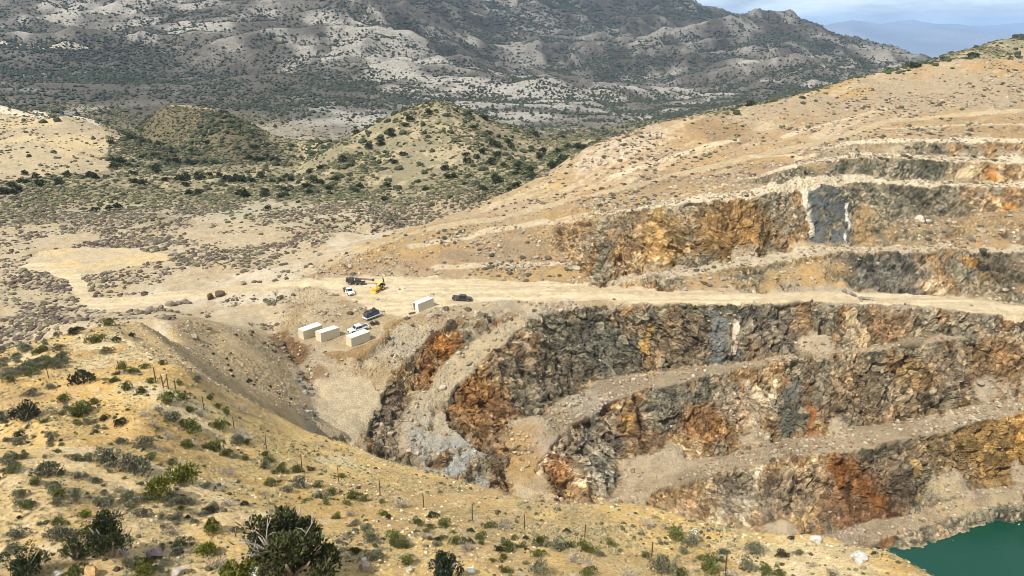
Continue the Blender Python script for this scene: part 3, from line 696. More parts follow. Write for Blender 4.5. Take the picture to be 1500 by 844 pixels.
# ------------------------------------------------------------------ node helpers
def nodes(mat):
    mat.use_nodes = True
    nt = mat.node_tree
    return nt, nt.nodes['Principled BSDF']
def soil_material(name, scale=1.0, bump=.5, dist=.12, rough=.95):
    mat = bpy.data.materials.new(name); nt, b = nodes(mat)
    at = nt.nodes.new('ShaderNodeAttribute'); at.attribute_name = 'tint'
    geo = nt.nodes.new('ShaderNodeNewGeometry')
    n1 = nt.nodes.new('ShaderNodeTexNoise'); n1.inputs['Scale'].default_value = 2.2 * scale; n1.inputs['Detail'].default_value = 9; n1.inputs['Roughness'].default_value = .72
    v = nt.nodes.new('ShaderNodeTexVoronoi'); v.inputs['Scale'].default_value = 1.4 * scale; v.feature = 'F1'
    nt.links.new(geo.outputs['Position'], n1.inputs['Vector']); nt.links.new(geo.outputs['Position'], v.inputs['Vector'])
    r = nt.nodes.new('ShaderNodeMapRange'); r.inputs['From Min'].default_value = .3; r.inputs['From Max'].default_value = .7; r.inputs['To Min'].default_value = .62; r.inputs['To Max'].default_value = 1.38
    n1.noise_dimensions = '3D'
    nt.links.new(n1.outputs['Fac'], r.inputs['Value'])
    mx = nt.nodes.new('ShaderNodeMix'); mx.data_type = 'RGBA'; mx.blend_type = 'MULTIPLY'; mx.inputs[0].default_value = 1
    nt.links.new(at.outputs['Color'], mx.inputs[6]); nt.links.new(r.outputs[0], mx.inputs[7])
    nt.links.new(mx.outputs[2], b.inputs['Base Color'])
    ad = nt.nodes.new('ShaderNodeMath'); ad.operation = 'MULTIPLY_ADD'; ad.inputs[1].default_value = .45
    nt.links.new(v.outputs['Distance'], ad.inputs[0]); nt.links.new(n1.outputs['Fac'], ad.inputs[2])
    bp = nt.nodes.new('ShaderNodeBump'); bp.inputs['Strength'].default_value = bump; bp.inputs['Distance'].default_value = dist
    nt.links.new(ad.outputs[0], bp.inputs['Height']); nt.links.new(bp.outputs[0], b.inputs['Normal'])
    b.inputs['Roughness'].default_value = rough; b.inputs['Specular IOR Level'].default_value = .15
    return mat

COL = bpy.context.scene.collection
def np_mesh(name, V, Fq, tint=None, mat=None, smooth=True):
    """V (n,3); Fq (m,k) array of k-gons"""
    me = bpy.data.meshes.new(name)
    Fq = np.asarray(Fq, np.int32); mm, kk = Fq.shape
    me.vertices.add(len(V)); me.vertices.foreach_set('co', np.asarray(V, f32).ravel())
    me.loops.add(mm * kk); me.loops.foreach_set('vertex_index', Fq.ravel())
    me.polygons.add(mm); me.polygons.foreach_set('loop_start', np.arange(mm, dtype=np.int32) * kk)
    me.polygons.foreach_set('loop_total', np.full(mm, kk, np.int32))
    me.polygons.foreach_set('use_smooth', np.full(mm, smooth, bool))
    if tint is not None:
        a = me.color_attributes.new('tint', 'FLOAT_COLOR', 'POINT')
        a.data.foreach_set('color', np.concatenate([tint, np.ones((len(tint), 1))], 1).astype(f32).ravel())
    me.update(calc_edges=True)
    if mat: me.materials.append(mat)
    o = bpy.data.objects.new(name, me); COL.objects.link(o)
    return o

M_SOIL = soil_material('dry soil', 1.6, .75, .14); M_ROCK = soil_material('blasted rock', 1.3, 1.0, .32); M_ROADS = soil_material('graded dirt', 1.5, .3, .05); M_MOUNT = soil_material('mountain soil', .12, .6, 1.5)
ii, jj = np.meshgrid(np.arange(NK - 1), np.arange(NC - 1), indexing='ij')
q0 = (ii * NC + jj).ravel()
Q = np.stack([q0, q0 + 1, q0 + NC + 1, q0 + NC], 1)
fy_ = y[q0]; froad = (road[q0] + road[q0 + NC + 1]) > 1; fpit = shp[q0] > .5
zone = np.where(fy_ > 900, 3, np.where(froad, 2, np.where(fpit & (fy_ < 345), 1, 0)))
for zid, nm, mt_, lab in ((0, 'ground', M_SOIL, 0), (1, 'quarry_terraces', M_ROCK, 0), (2, 'dirt_road', M_ROADS, 0), (3, 'mountains', M_MOUNT, 0)):
    fq = Q[zone == zid]
    used, inv = np.unique(fq, return_inverse=True)
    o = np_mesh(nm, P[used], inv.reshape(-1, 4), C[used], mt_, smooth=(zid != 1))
    o['kind'] = 'structure'
# ------------------------------------------------------------------ plants and stones
AREA = (np.gradient(VY, axis=0) * VY * (GU[1] - GU[0])).ravel()
_Dv = -(P[:, 2] / P[:, 1]).reshape(NK, NC)
SEEN = (_Dv <= np.minimum.accumulate(_Dv, axis=0) + .02).ravel()
def in_frame():
    fw = P[:, 1] * CP - P[:, 2] * SP
    v_ = (-P[:, 2] * CP - P[:, 1] * SP) / fw; u_ = P[:, 0] / fw
    return (np.abs(u_) < .72) & (v_ < .42) & (v_ > -.43)
FRAME = in_frame()
def scatter(n, dens, seen=True):
    w = dens * AREA * (SEEN if seen else 1) * FRAME
    w = np.clip(w, 0, None); w = w / w.sum()
    c = np.cumsum(w); c[-1] = 1.0
    idx = np.searchsorted(c, RNG.random(n))
    p = P[idx].copy()
    p[:, 0] += (RNG.random(n) - .5) * P[idx, 1] * (GU[1] - GU[0])
    return p, idx

def ico(sub):
    import bmesh
    bm = bmesh.new(); bmesh.ops.create_icosphere(bm, subdivisions=sub, radius=1)
    V = np.array([v.co[:] for v in bm.verts]); Fa = np.array([[v.index for v in f.verts] for f in bm.faces]); bm.free()
    return V, Fa
IC1, IC2, IC3 = ico(1), ico(2), ico(3)
OCT = (np.array([[1, 0, 0.1], [0, 1, .1], [-1, 0, .1], [0, -1, .1], [.1, .1, 1], [0, 0, -.35]], float), np.array([[0, 1, 4], [1, 2, 4], [2, 3, 4], [3, 0, 4], [1, 0, 5], [2, 1, 5], [3, 2, 5], [0, 3, 5]]))
def instance(name, template_list, pos, size, tint, mat, squash=(.7, 1.0), sink=.15, smooth=False, kind='stuff'):
    Vs, Fs, Ts = [], [], []; off = 0
    pick = RNG.integers(0, len(template_list), len(pos))
    for ti, (TV, TF) in enumerate(template_list):
        k = np.nonzero(pick == ti)[0]
        if not len(k): continue
        a = RNG.random(len(k)) * 6.283
        ca, sa = np.cos(a), np.sin(a)
        s = size[k]; sq = squash[0] + RNG.random(len(k)) * (squash[1] - squash[0])
        ex = .8 + RNG.random(len(k)) * .5
        vx = TV[None, :, 0] * ca[:, None] * ex[:, None] - TV[None, :, 1] * sa[:, None]
        vy = TV[None, :, 0] * sa[:, None] * ex[:, None] + TV[None, :, 1] * ca[:, None]
        vz = (TV[None, :, 2] * np.ones((len(k), 1))) * sq[:, None]
        V = np.stack([vx, vy, vz], 2) * s[:, None, None] + pos[k][:, None, :]
        V[:, :, 2] += (s * sq * (.35 - sink))[:, None]
        Vs.append(V.reshape(-1, 3)); n = len(TV)
        Fs.append((TF[None] + (np.arange(len(k)) * n)[:, None, None]).reshape(-1, 3) + off); off += len(k) * n
        Ts.append(np.repeat(tint[k], n, 0) * (1 + (RNG.random((len(k) * n, 1)) - .5) * .35))
    o = np_mesh(name, np.concatenate(Vs), np.concatenate(Fs), np.concatenate(Ts), mat, smooth)
    o['kind'] = kind
    return o
def lump(base, amp, seed):
    V, Fa = base; r = np.random.default_rng(seed)
    return V * (1 + (r.random((len(V), 1)) - .5) * amp) + (r.random(V.shape) - .5) * amp * .3, Fa

def tint_material(name, rough=.9, fine=0., trans=0., hue=.25):
    mat = bpy.data.materials.new(name); nt, b = nodes(mat)
    at = nt.nodes.new('ShaderNodeAttribute'); at.attribute_name = 'tint'
    oi = nt.nodes.new('ShaderNodeObjectInfo')
    r = nt.nodes.new('ShaderNodeMapRange'); r.inputs['To Min'].default_value = 1 - hue; r.inputs['To Max'].default_value = 1 + hue
    nt.links.new(oi.outputs['Random'], r.inputs['Value'])
    src = at.outputs['Color']
    mx = nt.nodes.new('ShaderNodeMix'); mx.data_type = 'RGBA'; mx.blend_type = 'MULTIPLY'; mx.inputs[0].default_value = 1
    nt.links.new(src, mx.inputs[6]); nt.links.new(r.outputs[0], mx.inputs[7]); src = mx.outputs[2]
    if fine:
        geo = nt.nodes.new('ShaderNodeNewGeometry')
        n1 = nt.nodes.new('ShaderNodeTexNoise'); n1.inputs['Scale'].default_value = fine; n1.inputs['Detail'].default_value = 6; n1.inputs['Roughness'].default_value = .7
        nt.links.new(geo.outputs['Position'], n1.inputs['Vector'])
        q = nt.nodes.new('ShaderNodeMapRange'); q.inputs['From Min'].default_value = .3; q.inputs['From Max'].default_value = .7; q.inputs['To Min'].default_value = .6; q.inputs['To Max'].default_value = 1.35
        nt.links.new(n1.outputs['Fac'], q.inputs['Value'])
        m2_ = nt.nodes.new('ShaderNodeMix'); m2_.data_type = 'RGBA'; m2_.blend_type = 'MULTIPLY'; m2_.inputs[0].default_value = 1
        nt.links.new(src, m2_.inputs[6]); nt.links.new(q.outputs[0], m2_.inputs[7]); src = m2_.outputs[2]
        bp = nt.nodes.new('ShaderNodeBump'); bp.inputs['Strength'].default_value = .7; bp.inputs['Distance'].default_value = .15
        nt.links.new(n1.outputs['Fac'], bp.inputs['Height']); nt.links.new(bp.outputs[0], b.inputs['Normal'])
    nt.links.new(src, b.inputs['Base Color'])
    b.inputs['Roughness'].default_value = rough; b.inputs['Specular IOR Level'].default_value = .2
    return mat
M_LEAF = tint_material('leaves'); M_FAR = tint_material('scrub', hue=0.); M_STONE = tint_material('weathered stone', .9, 3.0); M_BARK = tint_material('bark', .9, 9.0)

def jitter(c, n, a=.25):
    c = np.asarray(c, float)
    return c[None, :] * (1 + (RNG.random((n, 1)) - .5) * a * 2) * (1 + (RNG.random((n, 3)) - .5) * a * .4)

# --- mountain junipers
far_d = sstep(700, 950, y) * (y < 4200)
gul_ = fbm2(x, y, 240, 3, 800) * .7 + fbm2(x, y, 55, 3, 805) * .5
vz_lap = (blur(P[:, 2].reshape(NK, NC).astype(f32), 6).ravel() - P[:, 2])
hol = np.clip(vz_lap / (y * .006), -1, 1)
dens = far_d * np.clip(.42 + gul_ * .75 + hol * 1.1 - pale_ridge_full * .25 if 'pale_ridge_full' in globals() else .46 + gul_ * .6 + hol * 1.1, .06, 2)
dens *= np.where(y < 1150, .7, 1) * np.where(y > 2000, .85, 1)
NT = 190000
pt, ix = scatter(NT, dens)
sz = (1.1 + RNG.random(NT) ** 2.5 * 2.6) * (1 + sstep(1500, 3000, pt[:, 1]) * .5)
keep = np.ones(NT, bool)
TR = [lump(OCT, .5, s) for s in range(5)]
instance('distant_juniper_woodland', TR, pt, sz, jitter((.050, .058, .040), NT, .35), M_FAR, (.75, 1.15))
# --- junipers on the hills beyond the plain: the largest stand as trees of their own
hill_d = sstep(330, 420, y) * (1 - sstep(700, 800, y)) * (1 - dump) * (1 - PALE * .93) * (1 - shp)
hd = hill_d * (1 + 2.2 * WESTH) * np.clip(.55 + fbm2(x, y, 40, 3, 810) * 1.1 + sstep(0, 1, hol * 2) * .5, .04, 2)
NH = 3600
ph, ix = scatter(NH, hd)
sh_ = .9 + RNG.random(NH) ** 2 * 2.1
order = np.argsort(-sh_ / ph[:, 1])
HILL_TREES = [(ph[i], sh_[i]) for i in order[:260]]
rest = order[260:]
BL = [lump(IC1, .55, s) for s in range(6)]
BL2 = [lump(IC2, .5, s) for s in range(6)]
instance('hillside_juniper_woodland', BL2, ph[rest], sh_[rest], jitter((.052, .060, .030), len(rest), .35), M_FAR, (.65, .95))
# --- low scrub: hills (olive), plain (brown, dry mounds), slopes above the road
NS = 64000
sd = sstep(300, 370, y) * (1 - sstep(800, 900, y)) * (1 - dump * .97) * (1 - PALE * .85) * (1 - shp) * np.clip(.6 + fbm2(x, y, 30, 3, 820) + WESTH * .8, .1, 2)
ps, ix = scatter(NS, sd)
instance('olive_hill_scrub', BL, ps, .5 + RNG.random(NS) ** 2 * .95, np.where(RNG.random((NS, 1)) < .6, jitter((.088, .088, .044), NS, .3), jitter((.17, .15, .088), NS, .3)), M_FAR, (.5, .8))
NP = 15000
bare = np.clip(1 - road * 1.2 - clearing - PATCH - PAD - rampa * .8, 0, 1)
pd = sstep(140, 175, y) * (1 - sstep(330, 420, y)) * (1 - shp) * bare * (1 - yh) * (1 - dump * .8) * np.clip(.55 + fbm2(x, y, 26, 3, 830) * 1.1 + fbm2(x, y, 6, 2, 835) * .5, .0, 2) * np.where(fl > .3, .25, 1)
pp, ix = scatter(NP, pd)
cc = RNG.random((NP, 1))
tc = np.where(cc < .45, jitter((.105, .078, .060), NP, .3), np.where(cc < .75, jitter((.27, .225, .16), NP, .25), jitter((.13, .12, .065), NP, .3)))
instance('plain_scrub', BL2, pp, .28 + RNG.random(NP) ** 2.5 * .75, tc, M_FAR, (.45, .7))
# dry bushes on the terraces and the dump
ND = 2600
dd_ = (np.clip(dump * .35 + shp * sstep(225, 250, y) * .5 * (1 - BENCH), 0, 2) * bare * (1 - rock) + shp * (y < 225) * (1 - BENCH) * .25 * bare * (1 - rock)) * np.clip(.3 + fbm2(x, y, 20, 3, 840) * 1.2, .02, 2)
pq, ix = scatter(ND, dd_)
cc = RNG.random((ND, 1))
instance('terrace_scrub', BL2, pq, .25 + RNG.random(ND) ** 2.5 * .9, np.where(cc < .6, jitter((.33, .28, .20), ND, .2), jitter((.10, .085, .055), ND, .3)), M_FAR, (.5, .75))
# --- loose stones: talus on the terraces, stones in the yellow soil
RK = [lump(IC1, .7, 100 + s) for s in range(8)]
NB = 32000
bd = (shp * (y < 300) + dump * (y >= 300) * .30) * (1 - road * .95) * (1 - rampa) * (1 - PAD) * (1 - PATCH) * (1 - RAMPL * .7) * np.clip(.35 + BENCH * .5 + fbm2(x, y, 9, 3, 850) * 1.1, .03, 2) * (1 - rock * .95)
pb, ix = scatter(NB, bd)
cc = RNG.random((NB, 1))
instance('quarry_rubble', RK, pb, .07 + RNG.random(NB) ** 6 * .55, np.where(cc < .5, jitter((.34, .29, .21), NB, .3), np.where(cc < .62, jitter((.43, .37, .265), NB, .22), jitter((.24, .165, .10), NB, .3))), M_STONE, (.6, 1.0), .1)
NY = 24000
yd = yh * np.clip(.4 + fbm2(x, y, 8, 3, 860), .05, 2) * sstep(0, .2, yh) / np.maximum(y, 20) * 60 + fl * 1.1
py_, ix = scatter(NY, yd)
cc = RNG.random((NY, 1))
instance('slope_stones', RK, py_, .02 + RNG.random(NY) ** 5 * .14, np.where(cc < .5, jitter((.48, .37, .20), NY, .2), np.where(cc < .63, jitter((.58, .50, .36), NY, .2), jitter((.27, .19, .115), NY, .3))), M_STONE, (.5, .9), .1)
# small dark tufts
NTF = 3800
pt2, ix = scatter(NTF, (yh / np.maximum(y, 20) * 60 + fl * .5) * np.clip(.3 + fbm2(x, y, 7, 3, 870) * 1.2, .02, 2))
cc = RNG.random((NTF, 1))
instance('slope_tufts', BL2, pt2, .05 + RNG.random(NTF) ** 3 * .16, np.where(cc < .5, jitter((.085, .075, .045), NTF, .3), jitter((.20, .19, .10), NTF, .3)), M_FAR, (.6, .9))

# --- leafy bushes of the near slope
def leaf_bush(name, seed, n, lobes, leaf, col, flat=.75, twig=0, twig_col=(.3, .26, .2), spiky=0.0, cvar=.35):
    r = np.random.default_rng(seed)
    cs = r.normal(size=(lobes, 3)); cs /= np.linalg.norm(cs, axis=1)[:, None]
    cs[:, 2] = np.abs(cs[:, 2]); cs *= (r.random((lobes, 1)) ** .5) * .68; cs[:, 2] *= flat
    rad = .26 + r.random(lobes) * .24; cs[0] = (0, 0, .12); rad[0] = .5
    k = r.integers(0, lobes, n)
    d = r.normal(size=(n, 3)); d /= np.linalg.norm(d, axis=1)[:, None]
    d[:, 2] = np.where(d[:, 2] < -.3, -d[:, 2], d[:, 2])
    p = cs[k] + d * (rad[k] * (.55 + .45 * r.random(n) ** .6))[:, None]
    p[:, 2] = np.abs(p[:, 2] + .12)
    ax = d + r.normal(size=(n, 3)) * (.6 - spiky * .4); ax[:, 2] += .35; ax /= np.linalg.norm(ax, axis=1)[:, None]
    side = np.cross(ax, r.normal(size=(n, 3))); side /= np.linalg.norm(side, axis=1)[:, None]
    L = leaf * (.6 + r.random(n) * .8); W = L * (.55 - spiky * .35)
    V = np.stack([p - side * W[:, None] * .6, p + ax * L[:, None] * .5 - side * 0 + side * W[:, None] * .75, p + ax * L[:, None] * 1.25, p + ax * L[:, None] * .5 - side * W[:, None] * .75], 1).reshape(-1, 3)
    Fa = np.arange(4 * n).reshape(-1, 4)
    lob_t = .8 + r.random(lobes) * .45
    T = np.asarray(col)[None, :] * (lob_t[k] * (1 + (r.random(n) - .5) * 2 * cvar))[:, None] * (1 + (r.random((n, 3)) - .5) * .2)
    T = np.repeat(T, 4, 0)
    if twig:
        tv, tt = [], []
        for _ in range(twig):
            e = r.normal(size=3); e[2] = abs(e[2]) + .5; e /= np.linalg.norm(e); e *= .75 + r.random() * .35; e[2] *= flat
            s_ = np.cross(e, r.normal(size=3)); s_ /= np.linalg.norm(s_); s_ *= .022
            b0 = np.array([0, 0, .02]); mid_ = e * .55 + r.normal(size=3) * .07
            tv += [b0 - s_, b0 + s_, mid_ + s_ * .7, mid_ - s_ * .7, mid_ - s_ * .7, mid_ + s_ * .7, e + s_ * .2, e - s_ * .2]
            tt += [np.asarray(twig_col) * (.7 + r.random() * .6)] * 8
        nV = len(V); V = np.concatenate([V, tv]); T = np.concatenate([T, tt])
        Fa = np.concatenate([Fa, nV + np.arange(len(tv)).reshape(-1, 4)])
    me = np_mesh(name, V, Fa, T, M_LEAF, False)
    mesh = me.data; bpy.data.objects.remove(me)
    return mesh
SAGE = [leaf_bush('sagebrush', 900 + s, 760, 9, .105, (.18, .178, .112), .8, 26, (.26, .22, .17)) for s in range(5)]
GREEN = [leaf_bush('green_bush', 930 + s, 820, 8, .105, (.125, .135, .040), .85, 14, (.2, .17, .1)) for s in range(4)]
DRY = [leaf_bush('dry_bush', 950 + s, 170, 8, .13, (.31, .265, .20), .7, 70, (.40, .35, .28), .6) for s in range(4)]
DARKB = [leaf_bush('dark_bush', 970 + s, 700, 7, .11, (.052, .050, .028), .8, 16, (.12, .09, .06)) for s in range(3)]
BRIGHT = [leaf_bush('broom_bush', 980 + s, 1000, 10, .12, (.135, .145, .022), .85, 8, (.16, .14, .05), .5) for s in range(3)]

def tag(o, label, cat, group=None):
    o['label'] = label; o['category'] = cat
    if group: o['group'] = group
    return o
def slant(p): return p[1] * CP - p[2] * SP
NEARBUSH = []
def bush(meshes, name, p, r, label, group, sink=.12, tilt=.12):
    o = bpy.data.objects.new(name, meshes[random.randrange(len(meshes))]); COL.objects.link(o)
    gz = float(gsample(HG, p[0], p[1])[()] if np.ndim(gsample(HG, p[0], p[1])) == 0 else gsample(HG, p[0], p[1])[0])
    o.location = (p[0], p[1], gz - r * sink); o.rotation_euler = (random.uniform(-tilt, tilt), random.uniform(-tilt, tilt), random.uniform(0, 6.28))
    o.scale = (r * random.uniform(.9, 1.15), r * random.uniform(.9, 1.15), r * random.uniform(1.0, 1.3))
    tag(o, label, 'bush', group)
    NEARBUSH.append((p[0], p[1], r))
    return o
KIND = {'s': (SAGE, 'sagebrush', 'grey green sagebrush growing on the yellow slope', 'sagebrush on the near slope'),
        'g': (GREEN, 'green_bush', 'small rounded olive green bush growing on the yellow slope', 'green bushes on the near slope'),
        'd': (DRY, 'dry_bush', 'pale dry twiggy bush growing on the yellow slope', 'dry bushes on the near slope'),
        'k': (DARKB, 'dark_bush', 'dark brown bush growing on the yellow slope', 'dark bushes on the near slope'),
        'b': (BRIGHT, 'broom_bush', 'bright yellow green bush growing on the yellow slope', 'bright green bushes on the near slope')}
LIST = """518 731 11 g,533 734 8 g,560 737 6 g,562 756 9 g,590 743 13 d,513 756 9 d,610 768 9 g,633 758 9 k,650 773 10 g,630 775 6 g,537 778 9 s,624 789 11 d,545 794 13 s,579 792 12 g,669 797 12 g,
716 773 10 g,737 775 15 d,705 784 6 g,705 798 6 g,682 806 12 d,740 805 14 g,763 801 8 g,791 799 11 g,813 804 13 s,823 804 6 g,861 807 14 g,896 799 9 g,788 815 9 g,736 819 7 g,722 822 5 g,840 823 12 d,861 828 11 d,
945 816 7 g,791 840 15 s,741 838 10 g,861 843 12 g,921 844 16 d,968 838 19 s,950 771 12 d,990 790 14 g,595 826 12 g,552 819 12 s,995 843 10 g,1013 798 13 s,1104 811 14 s,1120 808 9 d,1145 816 10 k,
1190 830 9 d,1220 841 10 d,1043 836 18 g,1093 833 13 s,1120 838 12 g,1140 843 9 g,1073 846 12 d,247 588 14 g,307 584 7 g,279 603 8 g,234 603 8 d,252 617 13 s,319 598 6 g,331 605 8 g,354 602 10 d,279 632 16 g,321 628 14 g,294 610 9 d,354 643 13 d,
272 656 9 g,284 653 9 d,312 658 15 g,332 668 9 g,348 651 10 s,388 686 9 s,396 676 9 g,413 691 11 g,436 691 9 g,438 713 15 s,394 711 10 g,465 713 9 g,471 731 11 s,486 724 8 g,302 716 8 s,334 696 12 d,388 726 8 d,312 747 11 s,281 739 7 s,358 740 6 k,334 741 10 d,251 681 8 g,
117 609 16 g,90 608 6 s,160 681 22 s,200 692 25 s,211 656 14 s,28 652 11 s,10 647 6 s,110 673 9 s,67 697 18 s,50 710 10 g,117 701 10 s,90 695 8 s,110 732 12 s,80 717 10 s,30 727 11 s,124 757 9 b,87 769 12 g,27 787 12 s,90 787 18 s,130 782 12 b,20 808 11 s,
207 756 14 s,187 735 13 s,150 742 14 s,257 762 12 s,251 782 13 d,236 760 7 s,313 780 14 b,343 779 8 s,264 801 12 s,301 811 16 b,244 828 9 s,318 830 16 d,187 830 10 s,214 846 15 b,160 477 11 g,141 502 12 g,171 500 7 k,193 494 6 k,159 518 9 s,193 548 10 g,268 585 8 g,222 560 7 g,205 575 8 g,185 570 9 g,
15 560 9 g,45 580 10 s,95 588 9 g,140 590 8 g,165 560 7 g,75 570 7 s,210 610 8 d,225 625 9 d,262 562 6 g,290 560 8 s,238 534 6 g,212 540 7 g,180 540 8 g,500 700 6 g,455 690 6 k,420 720 9 s,520 770 8 s,505 790 9 d,570 760 6 k,600 800 8 d,640 800 7 s,690 780 6 k,770 790 5 k,830 780 6 k,880 815 8 s,1000 810 9 s,1060 812 9 s,1170 812 7 s,1240 800 6 d,1160 790 5 k,1280 812 5 k"""
for it in LIST.replace('\n', '').split(','):
    a = it.split(); px, py, r, kk = float(a[0]), float(a[1]), float(a[2]), a[3]
    p = hit(px, py); rm_ = r * slant(p) / F_PX
    me_, nm, lab, grp = KIND[kk]
    bush(me_, nm, p, rm_ * 1.3, lab, grp)
def fill(pix, n, kinds, r0, r1, ymin=7):
    poly = wpoly(pix, ymin); inside = inpoly(x, y, poly).astype(f32)
    pts, _ = scatter(n, inside * np.clip(.6 + fbm2(x, y, 5, 2, 880), .1, 2) / np.maximum(y, 10))
    for p in pts:
        kk = random.choice(kinds); me_, nm, lab, grp = KIND[kk]
        bush(me_, nm, p, r0 + (r1 - r0) * random.random() ** 1.6, lab, grp)
fill([(0, 515), (60, 498), (112, 486), (118, 520), (80, 545), (0, 560)], 62, 'ssssgs', .5, 1.15)
fill([(0, 600), (150, 600), (250, 690), (330, 760), (240, 844), (0, 844)], 150, 'sssssggkd', .22, .7)
fill([(130, 540), (250, 565), (350, 640), (440, 690), (560, 740), (700, 790), (560, 844), (420, 740), (300, 680), (180, 610)], 60, 'ggsd', .22, .6)
fill([(560, 760), (760, 790), (1000, 810), (1200, 844), (600, 844)], 52, 'ggsdk', .2, .5)
fill([(262, 480), (285, 470), (335, 485), (385, 500), (420, 540), (440, 600), (390, 585), (340, 555), (300, 525)], 34, 'kkd', .3, .75, 95)

# dry grass and litter between the bushes
def grass_tuft(seed):
    r = np.random.default_rng(seed); V, Fa = [], []
    for i in range(11):
        a = r.random() * 6.283; l_ = .5 + r.random() * .6; d = np.array([math.cos(a), math.sin(a), .35 + r.random() * .9]); b0 = (r.random(3) - .5) * .5; b0[2] = 0; sd_ = np.array([-math.sin(a), math.cos(a), 0]) * .07
        Fa.append([len(V), len(V) + 1, len(V) + 2]); V += [b0 - sd_, b0 + sd_, b0 + d * l_]
    return np.array(V), np.array(Fa)
NG = 16000
pg, ix = scatter(NG, yh * np.clip(.2 + fbm2(x, y, 6, 3, 890) * 1.4, .02, 2) / np.maximum(y, 20) * 60)
cc = RNG.random((NG, 1))
instance('dry_grass', [grass_tuft(s) for s in range(6)], pg, .09 + RNG.random(NG) ** 2 * .2, np.where(cc < .6, jitter((.44, .36, .20), NG, .25), jitter((.22, .20, .11), NG, .3)), M_FAR, (.7, 1.1), .35)
# ------------------------------------------------------------------ small mesh kit
class MB:
    def __init__(s): s.v, s.f = [], []
    def add(s, v, f):
        n = len(s.v); s.v += [tuple(q) for q in v]; s.f += [[i + n for i in q] for q in f]
    def box(s, c, d, taper=0.0, rz=0.0):
        cx, cy, cz = c; dx, dy, dz = d[0] / 2, d[1] / 2, d[2] / 2; k = 1 - taper
        v = [(-dx, -dy, -dz), (dx, -dy, -dz), (dx, dy, -dz), (-dx, dy, -dz), (-dx * k, -dy * k, dz), (dx * k, -dy * k, dz), (dx * k, dy * k, dz), (-dx * k, dy * k, dz)]
        ca, sa = math.cos(rz), math.sin(rz)
        s.add([(x * ca - y * sa + cx, x * sa + y * ca + cy, z + cz) for x, y, z in v], [[3, 2, 1, 0], [4, 5, 6, 7], [0, 1, 5, 4], [1, 2, 6, 5], [2, 3, 7, 6], [3, 0, 4, 7]])
    def prism(s, prof, y0, y1):
        """profile in x,z extruded across y; y0, y1 may be per-point widths"""
        n = len(prof)
        a = y0 if isinstance(y0, (list, tuple)) else [y0] * n; b = y1 if isinstance(y1, (list, tuple)) else [y1] * n
        v = [(p[0], a[i], p[1]) for i, p in enumerate(prof)] + [(p[0], b[i], p[1]) for i, p in enumerate(prof)]
        s.add(v, [list(range(n))] + [list(range(2 * n - 1, n - 1, -1))] + [[(i + 1) % n, i, n + i, n + (i + 1) % n] for i in range(n)])
    def tube(s, pts, r, n=7):
        rs = r if isinstance(r, (list, tuple)) else [r] * len(pts)
        P_ = [Vector(p) for p in pts]; v, f = [], []
        for i, p in enumerate(P_):
            t = (P_[min(i + 1, len(P_) - 1)] - P_[max(i - 1, 0)]).normalized()
            a = t.orthogonal().normalized(); b = t.cross(a)
            v += [p + (a * math.cos(6.2832 * k / n) + b * math.sin(6.2832 * k / n)) * rs[i] for k in range(n)]
        for i in range(len(P_) - 1):
            f += [[i * n + k, i * n + (k + 1) % n, (i + 1) * n + (k + 1) % n, (i + 1) * n + k] for k in range(n)]
        f += [list(range(n))[::-1], [(len(P_) - 1) * n + k for k in range(n)]]
        s.add(v, f)
    def disc(s, c, r, w, n=18, inner=None):
        """wheel-like drum, axis along y"""
        prof = [(r * .55, -w / 2), (r * .93, -w / 2), (r, -w * .3), (r, w * .3), (r * .93, w / 2), (r * .55, w / 2)] if inner is None else [(.0001, -w / 2), (r * .8, -w / 2), (r, -w * .2), (r, w * .2), (r * .8, w / 2), (.0001, w / 2)]
        v, f = [], []; m_ = len(prof)
        for k in range(n):
            a = 6.2832 * k / n
            v += [(c[0] + p[0] * math.cos(a), c[1] + p[1], c[2] + p[0] * math.sin(a)) for p in prof]
        for k in range(n):
            for i in range(m_ - (0 if inner is None else 1)):
                a, b = k * m_ + i, k * m_ + (i + 1) % m_; c2, d = ((k + 1) % n) * m_ + (i + 1) % m_, ((k + 1) % n) * m_ + i
                f.append([a, b, c2, d])
        s.add(v, f)
    def build(s, name, mat, parent=None, bevel=0.0, smooth=False):
        me = bpy.data.meshes.new(name); me.from_pydata(s.v, [], s.f); me.update()
        import bmesh
        bm = bmesh.new(); bm.from_mesh(me); bmesh.ops.recalc_face_normals(bm, faces=bm.faces)
        if bevel: bmesh.ops.bevel(bm, geom=list(bm.edges), offset=bevel, segments=2, affect='EDGES', profile=.6, clamp_overlap=True)
        bm.to_mesh(me); bm.free()
        if smooth:
            for p in me.polygons: p.use_smooth = True
        me.materials.append(mat)
        o = bpy.data.objects.new(name, me); COL.objects.link(o)
        if parent: o.parent = parent
        return o
